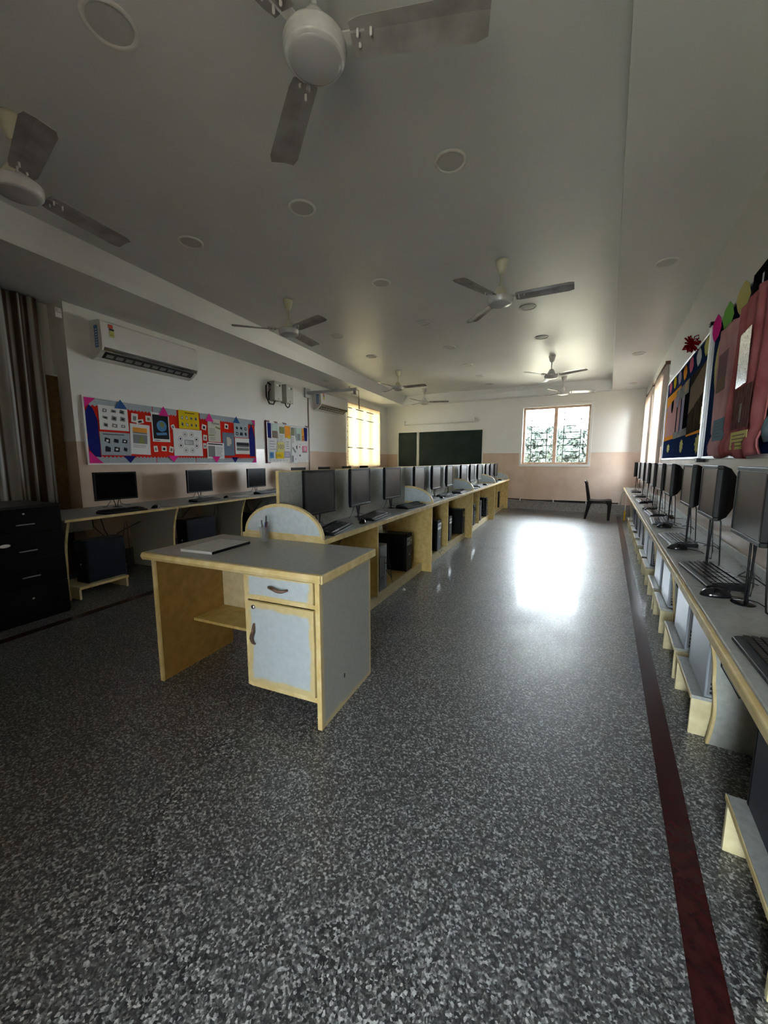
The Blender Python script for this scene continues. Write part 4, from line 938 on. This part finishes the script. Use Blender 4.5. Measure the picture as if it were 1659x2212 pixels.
for i, (y, n_, rz) in enumerate([(1.36, .235, 2), (2.42, .225, 6), (3.42, .235, 4), (4.40, .235, -2), (5.05, .22, 3), (5.75, .22, -3), (6.6, .22, 2), (7.5, .22, 0), (8.5, .22, 0)]):
    rk2(FR, -y, -n_, ZR, 'black keyboard on the right wall desk, ' + ('nearest, at the right edge of the view' if i == 0 else where(i, 9)), R(rz))
for y, n_, rz, lab in ((2.08, .265, 10, 'black mouse in front of the second keyboard on the right wall desk'), (3.10, .27, 0, 'black mouse by the third keyboard on the right wall desk'), (4.08, .24, 20, 'black mouse by the fourth keyboard on the right wall desk'), (4.73, .13, 40, 'black mouse behind the fifth keyboard on the right wall desk'), (5.42, .24, 0, 'black mouse by the sixth keyboard on the right wall desk'), (6.25, .24, 0, 'black mouse by the seventh keyboard on the right wall desk')):
    ms(FR, -y, -n_, ZR, lab, R(rz))
for i, (y, s_) in enumerate(((2.5, 1), (3.3, .8), (4.2, 1), (5.4, .7))):
    g = G().tube([(-.1*s_, -.05, .005), (.0, -.10, .004), (.1*s_, -.06, .02), (.16*s_, -.04, .006), (.05, -.03, .004), (-.12, -.05, .03), (-.22*s_, -.04, .006)], .003, 5)
    placed(g, 'cable', CABLE, FR, -y, 0, ZR, 'loop of thin black cable on the right wall desk, ' + ['nearest', 'second', 'third', 'farthest'][i] + ' loop', 'cable', 'cable loops on the right wall desks')
# triangular acrylic stand at far end of the row, and cables with yellow sleeve at floor
placed(G().prism([(.0, 0), (.22, 0), (.22, .13)], 'y', -.003, .003), 'desk_sign_stand', CLEAR, Frame(.42, 9.75, 0), 0, 0, ZR, 'small clear triangular stand at the far end of the right wall desk', 'stand')
placed(G().tube([(0, 0, 0), (0, 0, .22)], .018, 10), 'cable_sleeve', mat('yellow_sleeve', (.75, .45, .02), .4), Frame(.40, 10.07, 0), 0, 0, 0, 'yellow-orange cable sleeve standing on the floor at the far end of the right desks', 'cable sleeve')
placed(G().tube([(0, 0, .22), (0, 0, .5), (.0, .0, .62), (-.03, .02, .66), (-.07, .05, .6), (-.08, .1, .4), (-.1, .2, .2)], .012, 8), 'cable', PIPE, Frame(.40, 10.07, 0), 0, 0, 0, 'white cable rising from the yellow sleeve at the far end of the right desks', 'cable')

# ------------------------------------------------------------------ right wall boards
def rb(y0, y1): return -y1, -y0
far = board(FR, -6.95, -4.21, 1.335, 2.40, 'navy display board on the right wall, far one, with paper leaves and collages', NAVYB, ALU, .03)
near = board(FR, -4.15, -1.35, 1.335, 2.385, 'navy display board on the right wall, near one, draped with pink, red and blue cloth', NAVYB, ALU, .03)
placed(G().box(-.028, .028, -.045, 0, 1.33, 2.41).box(-.03, .03, -.055, 0, 2.40, 2.43, 1).box(-.03, .03, -.055, 0, 1.31, 1.345, 1), 'board_post', [ALU, BLK], FR, -4.18, 0, 0, 'silver upright between the two display boards on the right wall', 'post', bevel=.003)
def leaf(y, z, h, w, m_, lab, dy=-.022, rz=0.):
    pts = [(0, -h/2), (w*.35, -h*.3), (w/2, 0), (w*.3, h*.33), (0, h/2), (-w*.35, h*.3), (-w/2, 0), (-w*.25, -h*.33)]
    o = placed(G().prism(pts, 'y', -.002, 0), 'paper_leaf', m_, FR, -y, dy, z, lab, 'paper leaf', 'paper leaves along the display boards'); o.rotation_euler[1] = rz; return o
for y, z, m_, lab in ((6.62, 2.30, ROSE, 'pink paper leaf at the far end of the display boards'), (6.24, 2.305, YELP, 'yellow paper leaf next to the farthest pink one'), (5.86, 2.30, LILAC, 'lilac paper leaf on the far display board'), (5.48, 2.285, ORAP, 'orange paper leaf on the far display board'), (5.12, 2.295, ROSE, 'pink paper leaf on the far display board, beside the orange one'), (4.74, 2.285, PAPER, 'white paper leaf under the red pompom'), (4.40, 2.30, PALEY, 'pale yellow paper leaf beside the silver upright')):
    leaf(y, z, .165, .26, m_, lab, rz=R(12))
for y, z, m_, lab in ((4.02, 2.34, PINKP, 'magenta paper leaf right of the silver upright'), (3.68, 2.32, LIME, 'green paper leaf on the near display board'), (3.33, 2.325, PALEY, 'large pale yellow paper leaf on the near display board')):
    leaf(y, z, .20, .33, m_, lab, -.035, R(10))
leaf(3.92, 2.04, .36, .16, PALEY, 'long pale yellow paper leaf right against the silver upright', -.024)
# pompom
g = G(); rr = random.Random(4)
for i in range(26):
    a = rr.uniform(0, 6.28); e_ = rr.uniform(-1, 1); d = Vector((math.cos(a)*math.sqrt(1-e_*e_), math.sin(a)*math.sqrt(1-e_*e_), e_)); s_ = d.cross(Vector((.3, .5, .8))).normalized()
    g.tube([d*.01, d*.06+s_*.02, d*.085, d*.06-s_*.02, d*.012], .006, 5)
placed(g, 'pompom', mat('dark_red_wool', (.22, .005, .01), .8), FR, -4.86, -.07, 2.44, 'dark red wool pompom on the top edge of the far display board', 'pompom')
CRM = mat('sand_paper', (.52, .36, .2), .7); BLKC = mat('black_card', (.008, .008, .01), .6); PNKS = mat('pale_pink_paper', (.58, .34, .34), .7)
DK = noisy('dark_brown_collage', (.025, .02, .014), (.09, .07, .05), 14, .6, 6, stretch=(1, 1, .3)); GRC = noisy('grey_collage', (.20, .20, .19), (.40, .40, .38), 12, .6)
poster(FR, -5.05, 1.585, -4.235, 2.17, DK, 'dark brown collage panel beside the silver upright', [('p', [(.0, .35), (.0, .80), (1.0, 1.05), (1.0, .62)], BROWNI), ('r', .28, .42, .36, .66, GRC), ('r', .62, .58, .80, .68, GRC), ('r', .8, .1, .9, .35, PALEY), ('p', [(-.02, -.03), (1.0, -.03), (1.0, .02), (0, .0)], ORAP)], y=-.020, cat='collage', name='collage')
poster(FR, -5.50, 1.64, -5.08, 2.12, BLKC, 'black card strip with a grey band, beside the dark brown collage', [('r', -.05, .0, .35, .8, LILAC), ('p', [(-.1, .75), (.7, .95), (.9, 1.1), (.2, 1.1), (-.2, .95)], GRC)], y=-.021, cat='collage', name='collage')
poster(FR, -6.86, 1.62, -5.62, 2.10, PNKS, 'pale pink paper panel with an orange top and a black disc', [('p', [(0, .9), (0, 1.2), (.95, 1.18), (.95, .95), (.6, 1.0)], ORAP), ('r', -.01, -.06, .05, .8, ORAP), ('r', -.0, -.05, .7, .05, ORAP), ('d', .45, .86, .10, BLKC), ('r', .78, .0, .84, .8, BLKC)], y=-.020, cat='collage', name='collage')
poster(FR, -5.95, 1.585, -5.02, 1.66, GRC, 'crumpled grey paper strip below the black card', [], y=-.028, cat='collage', name='collage')
poster(FR, -5.95, 2.02, -5.10, 2.15, GRC, 'crumpled grey paper mass above the black card', [('p', [(.1, -.5), (.3, -.6), (.35, .3), (.1, .4)], LILAC), ('p', [(.7, .2), (.9, .3), (.9, 1.1), (.75, 1.0)], CRM)], y=-.028, cat='collage', name='collage')
def burst(y, z, w, h, lab):
    pts = []; rr = random.Random(int(y*100)); n = 18
    for i in range(n):
        a = 2*math.pi*i/n; q = 1 if i % 2 else .72; pts.append((w/2*q*math.cos(a)*rr.uniform(.8, 1), h/2*q*math.sin(a)*rr.uniform(.9, 1.05)))
    placed(G().prism(pts, 'y', -.002, 0), 'paper_star', PALEY, FR, -y, -.021, z, lab, 'paper star', 'ragged paper stars on the far display board')
burst(6.35, 1.485, .30, .12, 'faded paper star at the far bottom corner of the far display board'); burst(5.30, 1.478, .26, .16, 'middle ragged paper star on the far display board'); burst(4.42, 1.472, .26, .18, 'ragged paper star nearest the silver upright')
def cloth(x0, x1, z0, z1, y, m_, lab, seed, amp=.012, flare=0., skew=0., dark=None):
    g = G(); n = 40; rows = 24; vs = []; rr = random.Random(seed); N = n+1; ph = rr.uniform(0, 6)
    for side in (0, 1):
        for r in range(rows+1):
            f = r/rows
            for i in range(N):
                u = i/n; x = x0+(x1-x0)*u+skew*f+flare*f*(u-.5)+.01*math.sin(7*f+ph)
                z = z1+(z0-z1)*f+.012*math.sin(u*9+ph)*(f > .8)+(.02*math.sin(u*4+ph) if f < .1 else 0)
                yy = y-amp*abs(math.sin(u*9+ph+1.5*f))-amp*.6*math.sin(u*23+ph*2+f*4)-(amp*1.2*math.sin(f*22) if f > .82 else 0)-.006*side
                vs.append((x, yy, z))
    M0 = N*(rows+1); fs = []
    for r in range(rows):
        for i in range(n):
            a = r*N+i; fs.append((a, a+1, a+N+1, a+N)); b = a+M0; fs.append((b, b+N, b+N+1, b+1))
    for r in range(rows):
        fs.append((r*N, (r+1)*N, (r+1)*N+M0, r*N+M0)); fs.append((r*N+n, r*N+n+M0, (r+1)*N+n+M0, (r+1)*N+n))
    for i in range(n): fs.append((i, i+M0, i+1+M0, i+1)); k = rows*N+i; fs.append((k, k+1, k+1+M0, k+M0))
    g._add(vs, fs, 0, True)
    return placed(g, 'cloth', m_, FR, 0, 0, 0, lab, 'cloth', 'cloths draped on the near display board')
PKC = noisy('pink_cloth', (.60, .32, .34), (.72, .43, .44), 8, .8); RDC = noisy('red_cloth', (.38, .11, .12), (.50, .18, .19), 7, .8); BLC = noisy('blue_cloth', (.16, .30, .38), (.32, .47, .54), 7, .8, 6)
cloth(-3.78, -3.16, 1.35, 2.23, -.030, PKC, 'pink cloth draped on the near display board, left one', 1, .010, .1)
cloth(-3.26, -2.62, 1.345, 2.22, -.045, RDC, 'dark red cloth draped beside the pink one on the near display board', 2, .014, .08, .0)
cloth(-2.60, -1.60, 1.40, 2.25, -.035, BLC, 'faded blue cloth at the right edge of the near display board', 3, .012)
poster(FR, -3.12, 2.20, -2.2, 2.375, BLKC, 'black cloth strip with white flecks along the top of the near display board', [('r', .18, .3, .21, .7, PAPER), ('r', .38, .4, .41, .8, PAPER), ('r', .6, .2, .62, .6, PAPER)], y=-.034, name='cloth', cat='cloth', th=.006)
poster(FR, -3.69, 1.80, -3.44, 2.06, mat('mauve_print', (.24, .15, .17), .7), 'mauve picture patch on the pink cloth', [('r', 0, 0, 1, .35, BROWNI)], y=-.056, cat='picture', name='picture')
poster(FR, -3.64, 1.46, -3.33, 1.605, mat('teal_card', (.20, .32, .38), .7), 'teal handwritten card on the pink cloth', [('t', .1, .1, .9, .9, 5, INKG)], y=-.058, cat='card', name='card')
poster(FR, -3.06, 1.74, -2.86, 2.04, noisy('silver_foil', (.35, .34, .33), (.75, .74, .72), 50, .25, 3, metal=.6), 'crinkled silver foil panel on the dark red cloth', [], y=-.078, rz=R(-2), cat='foil panel', name='foil_panel')
poster(FR, -3.06, 1.50, -2.74, 1.73, noisy('brown_fabric', (.10, .045, .04), (.22, .13, .12), 16, .8, stretch=(6, 6, 1)), 'dark brown fabric patch on the red cloth', [('r', .45, .15, .55, .6, GRC)], y=-.078, cat='fabric patch', name='fabric_patch')
poster(FR, -3.03, 1.385, -2.72, 1.484, PALEY, 'pale yellow handwritten card at the foot of the red cloth', [('t', .1, .1, .9, .9, 4, BROWNI)], y=-.080, cat='card', name='card')
# curtains at the right windows
curtain(-8.9, -7.2, .80, 2.73, -.035, .016, .13, CURT_R, FR, 'curtain', 'pinkish curtain bunched beside the far display board')
curtain(-10.875, -9.3, .80, 2.73, -.035, .016, .13, CURT_R, FR, 'curtain', 'pinkish curtain hanging between the two right windows')
placed(G().tube([(-3.4, 0, 0), (-0.1, 0, 0)], .012, 8), 'curtain_rod', BRONZE, FR, -7.15, -.045, 2.75, 'brown curtain rod above the right windows', 'curtain rod')
for i, x in enumerate((-10.45, -9.1, -7.17)):
    placed(G().box(-.012, .012, -.06, 0, -.03, .02), 'rod_bracket', BRONZE, FR, x, 0, 2.75, 'brown curtain rod bracket on the right wall, ' + ['farthest', 'middle', 'nearest'][i], 'bracket', 'curtain rod brackets')
